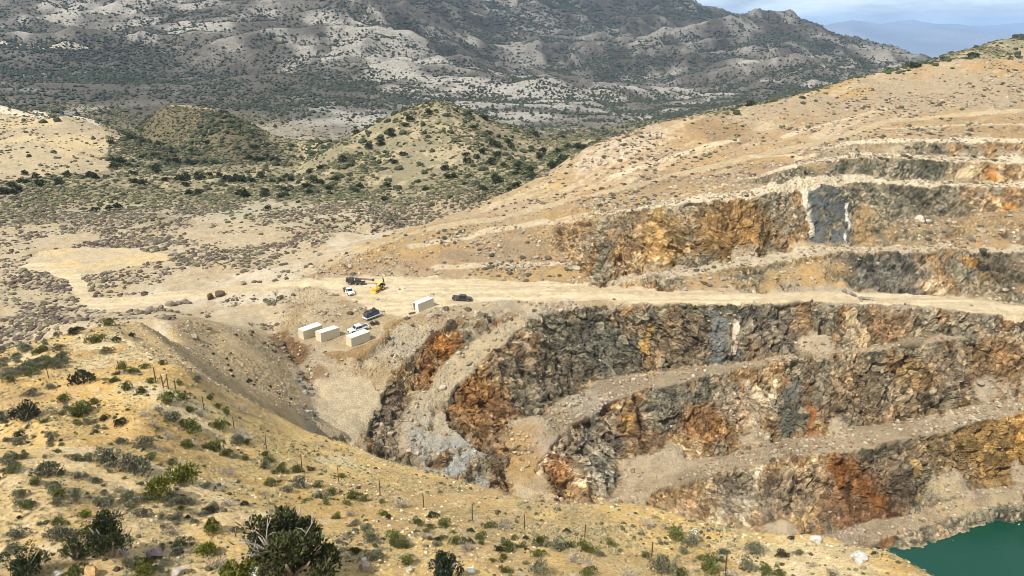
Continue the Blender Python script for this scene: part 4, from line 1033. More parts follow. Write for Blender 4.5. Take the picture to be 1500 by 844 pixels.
def paint(name, col, rough=.5, metal=0., dirt=.25, dirt_col=(.38, .30, .19), scale=1.2, coat=0.):
    mat = bpy.data.materials.new(name); nt, b = nodes(mat)
    tc = nt.nodes.new('ShaderNodeTexCoord'); n1 = nt.nodes.new('ShaderNodeTexNoise'); n1.inputs['Scale'].default_value = scale; n1.inputs['Detail'].default_value = 7; n1.inputs['Roughness'].default_value = .65
    nt.links.new(tc.outputs['Object'], n1.inputs['Vector'])
    r = nt.nodes.new('ShaderNodeMapRange'); r.inputs['From Min'].default_value = .42; r.inputs['From Max'].default_value = .72; r.inputs['To Max'].default_value = dirt
    nt.links.new(n1.outputs['Fac'], r.inputs['Value'])
    mx = nt.nodes.new('ShaderNodeMix'); mx.data_type = 'RGBA'; mx.inputs[6].default_value = (*col, 1); mx.inputs[7].default_value = (*dirt_col, 1)
    nt.links.new(r.outputs[0], mx.inputs[0]); nt.links.new(mx.outputs[2], b.inputs['Base Color'])
    b.inputs['Roughness'].default_value = rough; b.inputs['Metallic'].default_value = metal; b.inputs['Coat Weight'].default_value = coat
    return mat
M_CREAM = paint('cream container paint', (.68, .61, .44), .55, 0, .22, (.50, .42, .28)); M_CROOF = paint('white container roof', (.82, .80, .74), .5, 0, .12)
M_WHITE = paint('white vehicle paint', (.80, .80, .78), .3, 0, .12, coat=.5); M_BLACK = paint('black vehicle paint', (.018, .018, .02), .3, 0, .12, coat=.5)
M_GLASS = paint('tinted glass', (.02, .025, .03), .08, 0, .05); M_TYRE = paint('tyre rubber', (.025, .024, .022), .85, 0, .35); M_RIM = paint('wheel rim', (.45, .45, .44), .4, .6, .2)
M_STEEL = paint('dark steel', (.035, .037, .036), .6, .2, .25); M_YEL = paint('machine yellow', (.72, .42, .03), .45, 0, .25); M_YROOF = paint('yellow cab roof', (.80, .62, .05), .45, 0, .12)
M_NAVY = paint('navy tarpaulin', (.022, .035, .055), .6, 0, .2); M_RUST = paint('rusty steel', (.115, .060, .032), .85, .2, .4, (.06, .04, .03)); M_WOOD = paint('weathered wood', (.13, .095, .065), .9, 0, .3, (.2, .16, .12), 5)
M_GREENM = paint('dark green machine paint', (.020, .034, .028), .55, 0, .25); M_LAMP = paint('lamp glass', (.75, .75, .72), .15, 0, .05); M_INSIDE = paint('container interior', (.20, .19, .17), .8, 0, .3); M_RED = paint('tail lamp red', (.35, .02, .015), .3, 0, .1)

def gz(x_, y_): return float(np.ravel(gsample(HG, x_, y_))[0])
def root(name, px, py, rz, label, cat, group=None, ymin=120, off=(0, 0)):
    p = hit(px, py, ymin); xx, yy = p[0] + off[0], p[1] + off[1]
    o = bpy.data.objects.new(name, None); COL.objects.link(o); o.empty_display_size = .5
    o.rotation_euler = (0, 0, rz)
    tag(o, label, cat, group)
    o.location = (xx, yy, gz(xx, yy))
    return o
def settle(o, L, W, lift=.02):
    """rest a long thing on the ground: pitch and height from its four corners"""
    a = o.rotation_euler.z; ca, sa = math.cos(a), math.sin(a)
    def g(lx, ly): return gz(o.location.x + lx * ca - ly * sa, o.location.y + lx * sa + ly * ca)
    f, b, l, r = g(L / 2, 0), g(-L / 2, 0), g(0, W / 2), g(0, -W / 2)
    o.rotation_euler = (math.atan2(l - r, W) * .8, -math.atan2(f - b, L), a)
    o.location.z = (f + b + l + r) / 4 + lift

# ------------------------------------------------------------------ shipping containers
CL, CW, CH = 6.06, 2.44, 2.59
def corrugated(mb, axis, at, a0, a1, z0, z1, depth=.055, pitch=.28, t=.03, flip=1):
    """a wall sheet with trapezoid ribs; axis 'x' runs along x at y=at"""
    n = int((a1 - a0) / pitch); st_ = (a1 - a0) / n; pts = []
    for i in range(n):
        s0 = a0 + i * st_
        pts += [(s0, 0), (s0 + st_ * .28, 0), (s0 + st_ * .42, -depth), (s0 + st_ * .86, -depth)]
    pts.append((a1, 0)); v = []
    for zz in (z0, z1):
        for (s0, d) in pts:
            for k in (0, -t):
                q = at + flip * (d + k)
                v.append((s0, q, zz) if axis == 'x' else (q, s0, zz))
    m_ = len(pts); f = []
    for i in range(m_ - 1):
        for k in (0, 1):
            a, b = i * 2 + k, (i + 1) * 2 + k
            f.append([a, b, b + m_ * 2, a + m_ * 2])
        f.append([i * 2, i * 2 + 1, (i + 1) * 2 + 1, (i + 1) * 2]); j = m_ * 2 + i * 2
        f.append([j, j + 1, j + 3, j + 2])
    f += [[0, 1, m_ * 2 + 1, m_ * 2], [m_ * 2 - 2, m_ * 2 - 1, m_ * 4 - 1, m_ * 4 - 2]]
    mb.add(v, f)
def container(px, py, rz, label, doors_at=1, open_doors=False):
    # the pixel is the near bottom corner: local (-CL/2, -CW/2)
    p = hit(px, py, 120); ca, sa = math.cos(rz), math.sin(rz)
    o = bpy.data.objects.new('shipping_container', None); COL.objects.link(o)
    o.location = (p[0] + CL / 2 * ca - CW / 2 * sa, p[1] + CL / 2 * sa + CW / 2 * ca, p[2]); o.rotation_euler = (0, 0, rz)
    tag(o, label, 'container', 'cream shipping containers at the work site')
    settle(o, CL, CW, .03)
    e = doors_at
    f = MB()
    for sx in (-1, 1):
        for sy in (-1, 1): f.box((sx * (CL / 2 - .08), sy * (CW / 2 - .08), CH / 2), (.16, .16, CH))
    for sy in (-1, 1):
        f.box((0, sy * (CW / 2 - .05), .08), (CL - .32, .10, .16)); f.box((0, sy * (CW / 2 - .04), CH - .05), (CL - .32, .08, .10))
    for sx in (-1, 1):
        f.box((sx * (CL / 2 - .05), 0, .08), (.10, CW - .32, .16)); f.box((sx * (CL / 2 - .05), 0, CH - .06), (.10, CW - .32, .12))
    f.build('frame', M_CREAM, o, .008)
    for sy in (-1, 1):
        w_ = MB(); corrugated(w_, 'x', sy * (CW / 2 - .012), -CL / 2 + .16, CL / 2 - .16, .16, CH - .1, flip=sy); w_.build('side_wall', M_CREAM, o)
    w_ = MB(); corrugated(w_, 'y', -e * (CL / 2 - .012), -CW / 2 + .16, CW / 2 - .16, .16, CH - .12, flip=-e); w_.build('end_wall', M_CREAM, o)
    r_ = MB(); n = 20
    for i in range(n): r_.box((-CL / 2 + .2 + (i + .5) * (CL - .4) / n, 0, CH - .012 + .002 * (i % 2)), ((CL - .4) / n * .98, CW - .12, .03 + .012 * (i % 2)))
    r_.box((0, 0, CH - .035), (CL - .1, CW - .1, .02)); r_.build('roof', M_CROOF, o)
    fl_ = MB(); fl_.box((0, 0, .12), (CL - .2, CW - .2, .06)); fl_.build('floor', M_INSIDE, o)
    for s in (-1, 1):
        d = MB(); W2 = CW / 2 - .17
        d.box((W2 / 2, 0, (CH - .28) / 2), (W2, .05, CH - .3))
        for k in range(4): d.box((W2 / 2, -.03, .35 + k * .6), (W2 * .9, .02, .30))
        do = d.build('door', M_CROOF if open_doors else M_CREAM, o, .006)
        b_ = MB()
        for q in (.3, .75):
            b_.tube([(W2 * q, -.06, .02), (W2 * q, -.06, CH - .34)], .022, 6); b_.box((W2 * q, -.075, .9), (.06, .03, .16))
        b_.build('locking_bar', M_STEEL if not open_doors else M_RIM, do)
        hy = s * (CW / 2 - .165)
        do.location = (e * (CL / 2 - .03), hy, .15)
        closed = math.pi / 2 if s < 0 else -math.pi / 2
        if s > 0: do.scale = (1, -1, 1)
        if open_doors:
            do.rotation_euler = (0, 0, (math.pi / 2 + .2 if s < 0 else .1)) if e < 0 else (0, 0, .2)
        else:
            do.rotation_euler = (0, 0, closed)
    return o
YAW = math.radians(48)
container(445, 498, YAW, 'cream shipping container, leftmost of the three parked side by side')
container(470.5, 501.5, YAW + .02, 'cream shipping container standing between the other two closed containers')
container(515, 508.5, YAW - .01, 'cream shipping container right beside the white crew cab pickup')
c4 = container(613.5, 458, math.radians(48), 'cream shipping container standing alone with its white doors swung open', -1, True)
def oriented(name, parent_obj, loc, label, cat):
    o = bpy.data.objects.new(name, None); COL.objects.link(o); o.location = parent_obj.matrix_basis @ Vector(loc); o.rotation_euler = parent_obj.rotation_euler; tag(o, label, cat); return o
tk = oriented('water_tank', c4, (-CL / 2 + 1.1, .15, .15), 'round white tank standing inside the open container', 'tank')
t_b = MB(); t_b.disc((0, 0, 0), .52, 1.3, 22, 0); tb = t_b.build('tank_body', M_WHITE, tk, 0, True); tb.rotation_euler = (math.pi / 2, 0, 0); tb.location = (0, 0, .66)
t_l = MB(); t_l.disc((0, 0, 0), .18, .08, 14, 0); tl = t_l.build('lid', M_STEEL, tk); tl.rotation_euler = (math.pi / 2, 0, 0); tl.location = (0, 0, 1.34)
pl = root('timber_stack', 604, 459.5, math.radians(30), 'low dark stack of timbers before the open container', 'timber')
for k, (yy, zz) in enumerate(((-.35, .1), (0, .1), (.35, .1), (-.18, .29), (.2, .29))):
    b_ = MB(); b_.box((random.uniform(-.1, .1), yy, zz), (2.0, .2, .17)); b_.build('timber', M_WOOD, pl, .01)
rk = root('metal_rack', 538, 497, math.radians(46), 'thin pale metal rack standing at the container end', 'rack')
for sx in (-1, 1):
    for sy in (-1, 1):
        b_ = MB(); b_.tube([(sx * .8, sy * .25, 0), (sx * .8, sy * .25, 2.3)], .035, 6); b_.build('post', M_CREAM, rk)
for zz in (.25, .9, 1.6, 2.25):
    b_ = MB(); b_.box((0, 0, zz), (1.6, .5, .045)); b_.build('shelf', M_CREAM, rk)
settle(rk, 1.2, .5)

# ------------------------------------------------------------------ vehicles
def wheel(parent, x_, y_, r=.40, w_=.27):
    b_ = MB(); b_.disc((0, 0, 0), r, w_, 20); o = b_.build('wheel', M_TYRE, parent, 0, False); o.location = (x_, y_, r)
    q = MB(); q.disc((0, 0, 0), r * .58, w_ * .9, 16, 0); q.build('rim', M_RIM, o)
    return o
def pickup(px, py, rz, paint_, label, flatbed=False, group=None):
    o = root('pickup_truck', px, py, rz, label, 'pickup truck', group)
    HW = .98
    body = MB()
    # lower body: nose to the +x side
    prof = [(-2.95, .55), (-2.95, 1.02), (-.55, 1.02), (1.15, 1.06), (1.25, 1.10), (2.55, 1.02), (2.85, .92), (2.95, .62), (2.85, .42), (2.42, .40), (2.30, .78), (2.05, .90), (1.72, .90), (1.48, .78), (1.36, .38), (-1.36, .38), (-1.48, .78), (-1.72, .90), (-2.05, .90), (-2.30, .78), (-2.42, .45)]
    if flatbed:
        prof = [(-.62, .45), (-.62, 1.02), (1.15, 1.06), (1.25, 1.10), (2.55, 1.02), (2.85, .92), (2.95, .62), (2.85, .42), (2.42, .40), (2.30, .78), (2.05, .90), (1.72, .90), (1.48, .78), (1.36, .38)]
    body.prism(prof, [-HW + (.07 if p[1] > .9 else 0) for p in prof], [HW - (.07 if p[1] > .9 else 0) for p in prof])
    bo = body.build('body', paint_, o, .025)
    cab = MB(); cp = [(-.62, 1.03), (-.50, 1.80), (-.30, 1.90), (.70, 1.88), (.88, 1.80), (1.42, 1.07)]
    if not flatbed: cp = [(-.95, 1.03), (-.85, 1.78), (-.68, 1.89), (.68, 1.88), (.88, 1.80), (1.42, 1.07)]
    yw = [HW - .07 if p[1] < 1.2 else HW - .22 for p in cp]
    cab.prism(cp, [-q for q in yw], yw); cab.build('cab', paint_, o, .03)
    def quad(name, pts, t=.012):
        b_ = MB(); a, b, c, d = [Vector(p) for p in pts]; n_ = (b - a).cross(d - a).normalized() * t
        b_.add([a - n_, b - n_, c - n_, d - n_, a + n_, b + n_, c + n_, d + n_], [[0, 1, 2, 3], [7, 6, 5, 4], [0, 4, 5, 1], [1, 5, 6, 2], [2, 6, 7, 3], [3, 7, 4, 0]])
        return b_.build(name, M_GLASS, o)
    quad('windscreen', [(1.385, -.80, 1.13), (1.385, .80, 1.13), (.915, .70, 1.775), (.915, -.70, 1.775)])
    x0 = -.62 if flatbed else -.95
    quad('rear_window', [(x0 + .022, .72, 1.2), (x0 + .022, -.72, 1.2), (x0 + .10, -.66, 1.72), (x0 + .10, .66, 1.72)])
    for s in (-1, 1):
        spl = [(.22, 1.12), (.75, 1.78)] if not flatbed else None
        quad('side_window', [(.28, s * .905, 1.14), (1.12, s * .905, 1.14), (.80, s * .785, 1.74), (.28, s * .785, 1.74)])
        quad('side_window', [(x0 + .18, s * .905, 1.14), (.20, s * .905, 1.14), (.20, s * .785, 1.74), (x0 + .25, s * .785, 1.74)])
        h = MB(); h.box((2.885, s * .70, .82), (.09, .36, .16)); h.build('headlight', M_LAMP, o, .015)
        m_ = MB(); m_.box((1.08, s * 1.10, 1.20), (.12, .2, .18)); m_.build('mirror', M_STEEL, o, .02)
        if not flatbed:
            t_ = MB(); t_.box((-2.955, s * .84, .86), (.03, .16, .28)); t_.build('tail_light', M_RED, o)
    g = MB(); g.box((2.945, 0, .74), (.05, .98, .24)); g.build('grille', M_STEEL, o, .01)
    g = MB(); g.box((2.98, 0, .50), (.16, 1.86, .20)); g.build('bumper', M_RIM if paint_ is M_WHITE else M_STEEL, o, .03)
    for sx in (1.88, -1.88):
        for s in (-1, 1): wheel(o, sx, s * .86)
    b_ = MB()
    if flatbed:
        b_.box((-1.85, 0, .98), (2.4, 2.05, .10)); b_.box((-.72, 0, 1.35), (.06, 1.9, .7)); b_.box((-1.8, 0, .72), (2.3, .9, .30)); b_.build('flatbed', M_STEEL, o, .01)
    else:
        b_.box((-1.98, 0, 1.022), (1.72, 1.52, .012)); b_.build('bed_liner', M_STEEL, o)
        for s in (-1, 1):
            r_ = MB(); r_.box((-1.95, s * .84, 1.10), (1.95, .12, .18)); r_.build('bed_rail', paint_, o, .02)
        r_ = MB(); r_.box((-2.90, 0, 1.08), (.08, 1.6, .2)); r_.build('tailgate', paint_, o, .02)
    settle(o, 4.0, 1.7, .0)
    return o
pickup(525, 484.5, math.radians(217), M_WHITE, 'white crew cab pickup parked behind the right one of three containers', False, 'pickups at the quarry work site')
pickup(511, 429.5, math.radians(-58), M_WHITE, 'white flatbed truck with dark windscreen facing the quarry road', True, 'pickups at the quarry work site')
pickup(677, 440, math.radians(-6), M_BLACK, 'black pickup parked broadside at the edge of the haul road', False, 'pickups at the quarry work site')

tr = root('flatbed_trailer', 546, 466, math.radians(42), 'white sided flatbed trailer parked near the white crew cab pickup', 'trailer')
b_ = MB(); b_.box((0, 0, .78), (5.4, 2.3, .14)); b_.build('deck', M_WHITE, tr, .02)
for s in (-1, 1):
    b_ = MB(); b_.box((0, s * 1.17, .86), (5.4, .05, .34)); b_.build('side_rail', M_WHITE, tr, .01)
    for q in (-.45, .45): wheel(tr, q - .3, s * 1.0, .36, .24)
b_ = MB(); b_.tube([(2.6, -.7, .72), (4.2, 0, .60)], .06, 6); b_.tube([(2.6, .7, .72), (4.2, 0, .60)], .06, 6); b_.tube([(4.1, 0, .62), (4.1, 0, .02)], .05, 6); b_.build('drawbar', M_STEEL, tr)
settle(tr, 4.0, 2.0, 0)
ld = oriented('tarpaulin_load', tr, (-.15, 0, .855), 'navy tarpaulin covered load piled on the white sided trailer', 'load')
b_ = MB(); pr = [(-2.2, 0), (-2.15, 1.15), (-1.7, 1.5), (-.6, 1.38), (.3, 1.62), (1.3, 1.5), (2.0, 1.2), (2.1, 0)]
b_.prism(pr, [-1.02 + .12 * (p[1] > 1) for p in pr], [1.02 - .12 * (p[1] > 1) for p in pr]); b_.build('tarpaulin', M_NAVY, ld, .06)
for k, (a, b) in enumerate(((-1.2, .3), (.1, -.25), (1.0, .2))):
    q = MB(); q.box((a, b, 1.70 + .06 * k), (.8, .9, .35), .2); q.build('bundle', M_RUST if k != 1 else M_STEEL, ld, .05)
q = MB(); q.tube([(-1.9, .6, 1.3), (-1.9, .6, 2.15)], .05, 6); q.build('upright', M_STEEL, ld)

bg_ = root('off_road_buggy', 548, 475.5, math.radians(30), 'small dark open buggy between the white pickup and the trailer', 'buggy')
b_ = MB(); pr = [(-1.1, .35), (-1.15, .8), (-.5, .85), (-.3, .6), (.4, .6), (.6, .92), (1.2, .80), (1.25, .4)]
b_.prism(pr, [-.5] * 8, [.5] * 8); b_.build('body', M_STEEL, bg_, .03)
for s in (-1, 1):
    b_ = MB(); b_.tube([(-.9, s * .6, .8), (-.7, s * .56, 1.65), (.3, s * .56, 1.65), (.75, s * .6, .9)], .03, 6); b_.build('roll_bar', M_STEEL, bg_)
    for q in (-.8, .85): wheel(bg_, q, s * .62, .31, .25)
for s in (-.25, .25):
    b_ = MB(); b_.box((-.35, s, .78), (.4, .4, .12)); b_.box((-.55, s, 1.05), (.1, .4, .5)); b_.build('seat', M_BLACK, bg_, .03)
settle(bg_, 1.6, 1.2, 0)

# yellow backhoe loader
bk = root('backhoe_loader', 555, 426, math.radians(236), 'yellow backhoe loader with yellow roof and raised dark digging arm', 'backhoe loader')
b_ = MB(); pr = [(-1.6, .75), (-1.6, 1.15), (-.3, 1.25), (.25, 1.35), (1.75, 1.25), (1.85, .75)]
b_.prism(pr, [-.42] * 6, [.42] * 6); b_.build('body', M_YEL, bk, .04)
b_ = MB(); b_.box((1.1, 0, 1.55), (.10, .10, .55)); b_.build('exhaust', M_STEEL, bk)
for s in (-1, 1):
    b_ = MB(); b_.disc((0, 0, 0), .68, .42, 22); w1 = b_.build('wheel', M_TYRE, bk); w1.location = (-.95, s * .78, .68); q = MB(); q.disc((0, 0, 0), .38, .36, 16, 0); q.build('rim', M_YROOF, w1)
    b_ = MB(); b_.disc((0, 0, 0), .44, .32, 20); w1 = b_.build('wheel', M_TYRE, bk); w1.location = (1.3, s * .74, .44); q = MB(); q.disc((0, 0, 0), .25, .28, 16, 0); q.build('rim', M_YROOF, w1)
    b_ = MB(); b_.tube([(.1, s * .58, 1.35), (1.2, s * .58, 1.05), (2.35, s * .58, .42)], .085, 6); b_.build('loader_arm', M_YEL, bk)
    for q in (-1.15, .15):
        b_ = MB(); b_.box((q, s * .66, 1.9), (.07, .07, 1.45)); b_.build('cab_post', M_STEEL, bk)
b_ = MB(); b_.box((-.5, 0, 2.69), (1.75, 1.6, .14), .08); b_.build('cab_roof', M_YROOF, bk, .04)
b_ = MB(); b_.box((-.5, 0, 1.35), (.5, .5, .15)); b_.box((-.72, 0, 1.7), (.12, .5, .6)); b_.build('seat', M_BLACK, bk, .03)
b_ = MB(); b_.box((-1.17, 0, 1.85), (.03, 1.2, .85)); b_.build('window', M_GLASS, bk)
b_ = MB(); pr = [(2.3, .12), (3.0, .05), (3.05, .12), (2.55, .35), (2.5, .75), (2.62, 1.0), (2.5, 1.02), (2.32, .75)]
b_.prism(pr, [-1.1] * 8, [1.1] * 8); b_.build('loader_bucket', M_YEL, bk, .01)
b_ = MB(); b_.tube([(-1.6, 0, 1.0), (-2.1, 0, 2.2), (-2.0, 0, 3.7)], [.20, .17, .12], 6); b_.build('boom', M_STEEL, bk)
b_ = MB(); b_.tube([(-2.0, 0, 3.9), (-2.45, 0, 2.5), (-2.55, 0, 1.6)], [.11, .12, .09], 6); b_.build('dipper_arm', M_STEEL, bk)
b_ = MB(); pr = [(-2.6, 1.6), (-2.3, 1.5), (-2.2, 1.05), (-2.5, .85), (-2.85, 1.0), (-2.75, 1.4)]; b_.prism(pr, [-.3] * 6, [.3] * 6); b_.build('digging_bucket', M_STEEL, bk, .01)
for s in (-1, 1):
    b_ = MB(); b_.tube([(-1.6, s * .45, .8), (-1.9, s * 1.05, .05)], .08, 6); b_.box((-1.9, s * 1.05, .04), (.4, .35, .08)); b_.build('stabiliser', M_STEEL, bk)
settle(bk, 2.6, 1.5, 0)

# dark drilling machine with a long lying arm
dr = root('drilling_rig', 522, 416.5, math.radians(4), 'dark drilling machine with a long arm lying out beside the backhoe', 'drilling rig')
b_ = MB(); b_.box((0, 0, .80), (5.6, 1.5, .28)); b_.build('chassis', M_STEEL, dr, .03)
b_ = MB(); b_.box((-1.7, 0, 1.45), (1.7, 1.7, 1.0), .06); b_.build('engine_housing', M_GREENM, dr, .05)
b_ = MB(); b_.box((.5, .1, 1.35), (2.0, 1.5, .8), .05); b_.build('pump_housing', M_GREENM, dr, .05)
b_ = MB(); b_.box((-2.95, 0, 1.35), (.7, 1.5, 1.25), .1); b_.build('control_panel', M_STEEL, dr, .04)
for q in (-1.9, -.1, 1.2):
    for s in (-1, 1): wheel(dr, q, s * .82, .46, .32)
b_ = MB(); b_.tube([(-1.2, .5, 1.9), (-1.2, .5, 2.75)], .09, 7); b_.build('exhaust', M_STEEL, dr)
b_ = MB()
for yy, zz in ((-.22, 1.85), (.22, 1.85), (-.22, 2.2), (.22, 2.2)): b_.tube([(-2.2, yy, zz), (5.6, yy, zz - .25)], .05, 5)
for k in range(14):
    xq = -2.1 + k * .58; zq = (xq + 2.2) * -.032
    b_.tube([(xq, -.22, 1.85 + zq), (xq + .5, -.22, 2.2 + zq)], .03, 4); b_.tube([(xq, .22, 1.85 + zq), (xq + .5, .22, 2.2 + zq)], .03, 4); b_.tube([(xq, -.22, 1.85 + zq), (xq, .22, 1.85 + zq)], .03, 4)
b_.build('arm', M_STEEL, dr)
b_ = MB(); b_.box((5.3, 0, 1.85), (.6, .6, .6), .1); b_.build('drill_head', M_STEEL, dr, .03)
b_ = MB(); b_.tube([(2.2, 0, .9), (2.6, 0, 1.75)], .09, 6); b_.build('arm_prop', M_STEEL, dr)
settle(dr, 3.5, 1.6, 0)

# ------------------------------------------------------------------ fence posts
def post(px, py, h, mat, nm, label, cat='fence post', grp='steel posts of the fence across the yellow slope', lean=.03, r=.035):
    p = hit(px, py)
    b_ = MB()
    if nm == 'fence_post':
        b_.box((0, 0, h / 2 - .15), (.08, .024, h + .3)); b_.box((0, .03, h / 2 - .15), (.024, .05, h + .3))
        for k in range(6): b_.box((0, -.014, .25 + k * h / 6.5), (.03, .016, .03))
        b_.box((0, 0, h - .12), (.075, .05, .2))
    else:
        b_.tube([(0, 0, -.3), (.01, 0, h * .5), (0, .01, h)], [r * 2, r * 1.9, r * 1.7], 8)
    o = b_.build(nm, mat); o.location = (p[0], p[1], gz(p[0], p[1])); o.rotation_euler = (random.uniform(-lean, lean), random.uniform(-lean, lean), random.uniform(-.4, .4))
    tag(o, label, cat, grp); return o
for px, py, h in [(22, 562, 1.2), (72, 556, 1.35), (175.6, 549, 1.55), (299, 599.5, 1.45), (343, 628, 1.35), (390.5, 658, 1.4), (442, 686, 1.5), (496, 706, 1.5), (557, 727, 1.75), (621, 745, 1.5), (692, 762, 1.5), (768.5, 777, 1.5), (856.5, 789, 1.25), (954, 820, 1.5), (1062, 844, 1.6)]:
    post(px, py, h * 1.02, M_RUST, 'fence_post', 'thin rusty steel fence post on the yellow slope')
for px, py, h, lb in [(228, 558, 1.5, 'thick wooden post with an angled top at the fence corner'), (239.6, 569, 1.55, 'leaning wooden corner post of the braced pair'), (246.5, 570, 1.65, 'tallest upright wooden post of the braced fence corner'), (257.5, 573, 1.3, 'single wooden post just right of the braced pair')]:
    post(px, py, h, M_WOOD, 'wooden_post', lb, 'wooden post', 'wooden posts of the fence corner', .05, .032)
pA, pB = hit(239.6, 569), hit(246.5, 570)
b_ = MB(); b_.tube([(pA[0], pA[1] - .03, gz(pA[0], pA[1]) + .35), (pB[0], pB[1] - .03, gz(pB[0], pB[1]) + 1.25)], .045, 7); tag(b_.build('brace_rail', M_WOOD), 'slanting wooden rail bracing the two corner posts', 'rail')

# ------------------------------------------------------------------ boulders
def boulder(px, py, rpx, col, label, sq=(1, 1, .8), ymin=7, group=None, rot=None):
    p = hit(px, py, ymin); r = rpx * slant(p) / F_PX
    sd_ = random.randrange(9999); V, Fa = IC3; V = V.copy()
    rr = np.random.default_rng(sd_)
    for _ in range(9):          # flat broken faces
        n_ = rr.normal(size=3); n_ /= np.linalg.norm(n_); lim = .55 + rr.random() * .3
        d = V @ n_; V -= np.clip(d - lim, 0, None)[:, None] * n_[None, :]
    V *= (1 + fbm3(V[:, 0] + sd_, V[:, 1], V[:, 2], .6, 3, 5)[:, None] * .10)
    V *= np.asarray(sq)[None, :] * r
    T = jitter(col, len(V), .18)
    o = np_mesh('boulder', V, Fa, T, M_STONE, False)
    o.location = (p[0], p[1], gz(p[0], p[1]) + r * sq[2] * .45); o.rotation_euler = (0, 0, rot if rot is not None else random.uniform(0, 6.28))
    tag(o, label, 'boulder', group); return o
for a in [(308, 438, 6.2, (.115, .075, .045), 'dark brown upright boulder at the roadside', (.9, .8, 1.05), 120), (322, 433, 7.5, (.17, .12, .075), 'wedge shaped brown boulder just right of the dark upright one', (1.15, .8, .75), 120), (357, 417, 4.8, (.19, .15, .10), 'lone squarish brown boulder on the far side of the road', (.9, .9, .9), 120),
          (403, 412, 4.2, (.14, .11, .085), 'small dark boulder behind the bare tree', (1.2, .8, .7), 120), (420, 409, 3.8, (.12, .09, .065), 'small dark boulder right of the bare tree', (1, .8, .8), 120),
          (1195, 794, 9, (.62, .60, .55), 'pale white boulder at the crest of the yellow slope', (1, .9, .9), 7), (1258, 821, 16, (.68, .65, .58), 'broad flat white rock at the rim above the green water', (1.1, .8, .5), 7), (1017, 782, 6, (.62, .59, .53), 'small white rock beside grey bushes near the slope crest', (1, .8, .8), 7),
          (534, 835, 11, (.42, .34, .27), 'brown and white boulder right of the large juniper', (.9, .8, .9), 7), (228, 815, 13, (.27, .20, .185), 'purplish grey boulder among sagebrush', (1.1, .9, .8), 7), (183, 812, 8, (.48, .43, .38), 'pale cracked boulder at the foot of the dense juniper', (1, .8, 1), 7), (135, 843, 16, (.52, .33, .15), 'orange sloping boulder at the foot of the slope', (1, .7, .8), 7),
          (262, 840, 12, (.36, .31, .26), 'grey boulder left of the large juniper', (1.2, .8, .6), 7), (86, 843, 7, (.66, .63, .58), 'small white rock between the two dark junipers', (1.2, .8, .7), 7), (375, 842, 12, (.66, .63, .57), 'white rock under the large juniper', (1.2, .8, .6), 7), (600, 836, 8, (.60, .55, .47), 'pale rock right of the spiky dark juniper', (1, .8, .6), 7), (690, 838, 8, (.64, .60, .52), 'white rocky lump beside the spiky dark juniper', (1.4, .8, .5), 7),
          (712, 462, 3, (.13, .12, .10), 'small dark rock at the rim above the west ramp', (1, 1, .8), 120), (750, 469, 3.2, (.11, .10, .08), 'lone dark rock on the ramp surface', (.9, .9, .9), 120), (687, 533, 5, (.30, .27, .22), 'grey rock lying on the narrow ramp', (1.3, 1, .6), 120), (648, 569, 6, (.42, .36, .28), 'flat pale rock lying in the middle of the ramp', (1.3, 1, .5), 120),
          (1345, 322, 7, (.50, .45, .36), 'pale block of rockfall below the grey upper wall', (1, .9, .8), 200), (1360, 326, 6, (.46, .42, .34), 'smaller pale rockfall block next to the largest one', (1, 1, .7), 200)]:
    boulder(*a[:4], a[4], a[5], a[6], 'boulders')
for i, (px, py, r) in enumerate([(220, 454, 5.5), (228, 455, 4.5), (235, 452, 5), (251, 448, 7), (262, 446, 5), (270, 444, 6), (277, 445, 4)]):
    boulder(px, py, r, (.20, .165, .135), 'grey brown boulder in the row along the west road', (1.2, .9, .75), 120, 'row of boulders along the west road')
for i, (px, py, r) in enumerate([(1243, 430, 5), (1250, 433, 5), (1262, 438, 5), (1270, 439, 4), (1277, 439, 4), (1236, 427, 4)]):
    boulder(px, py, r, (.25, .22, .18), 'grey rock lying on the edge of the haul road', (1.3, 1, .6), 120, 'rocks on the haul road')

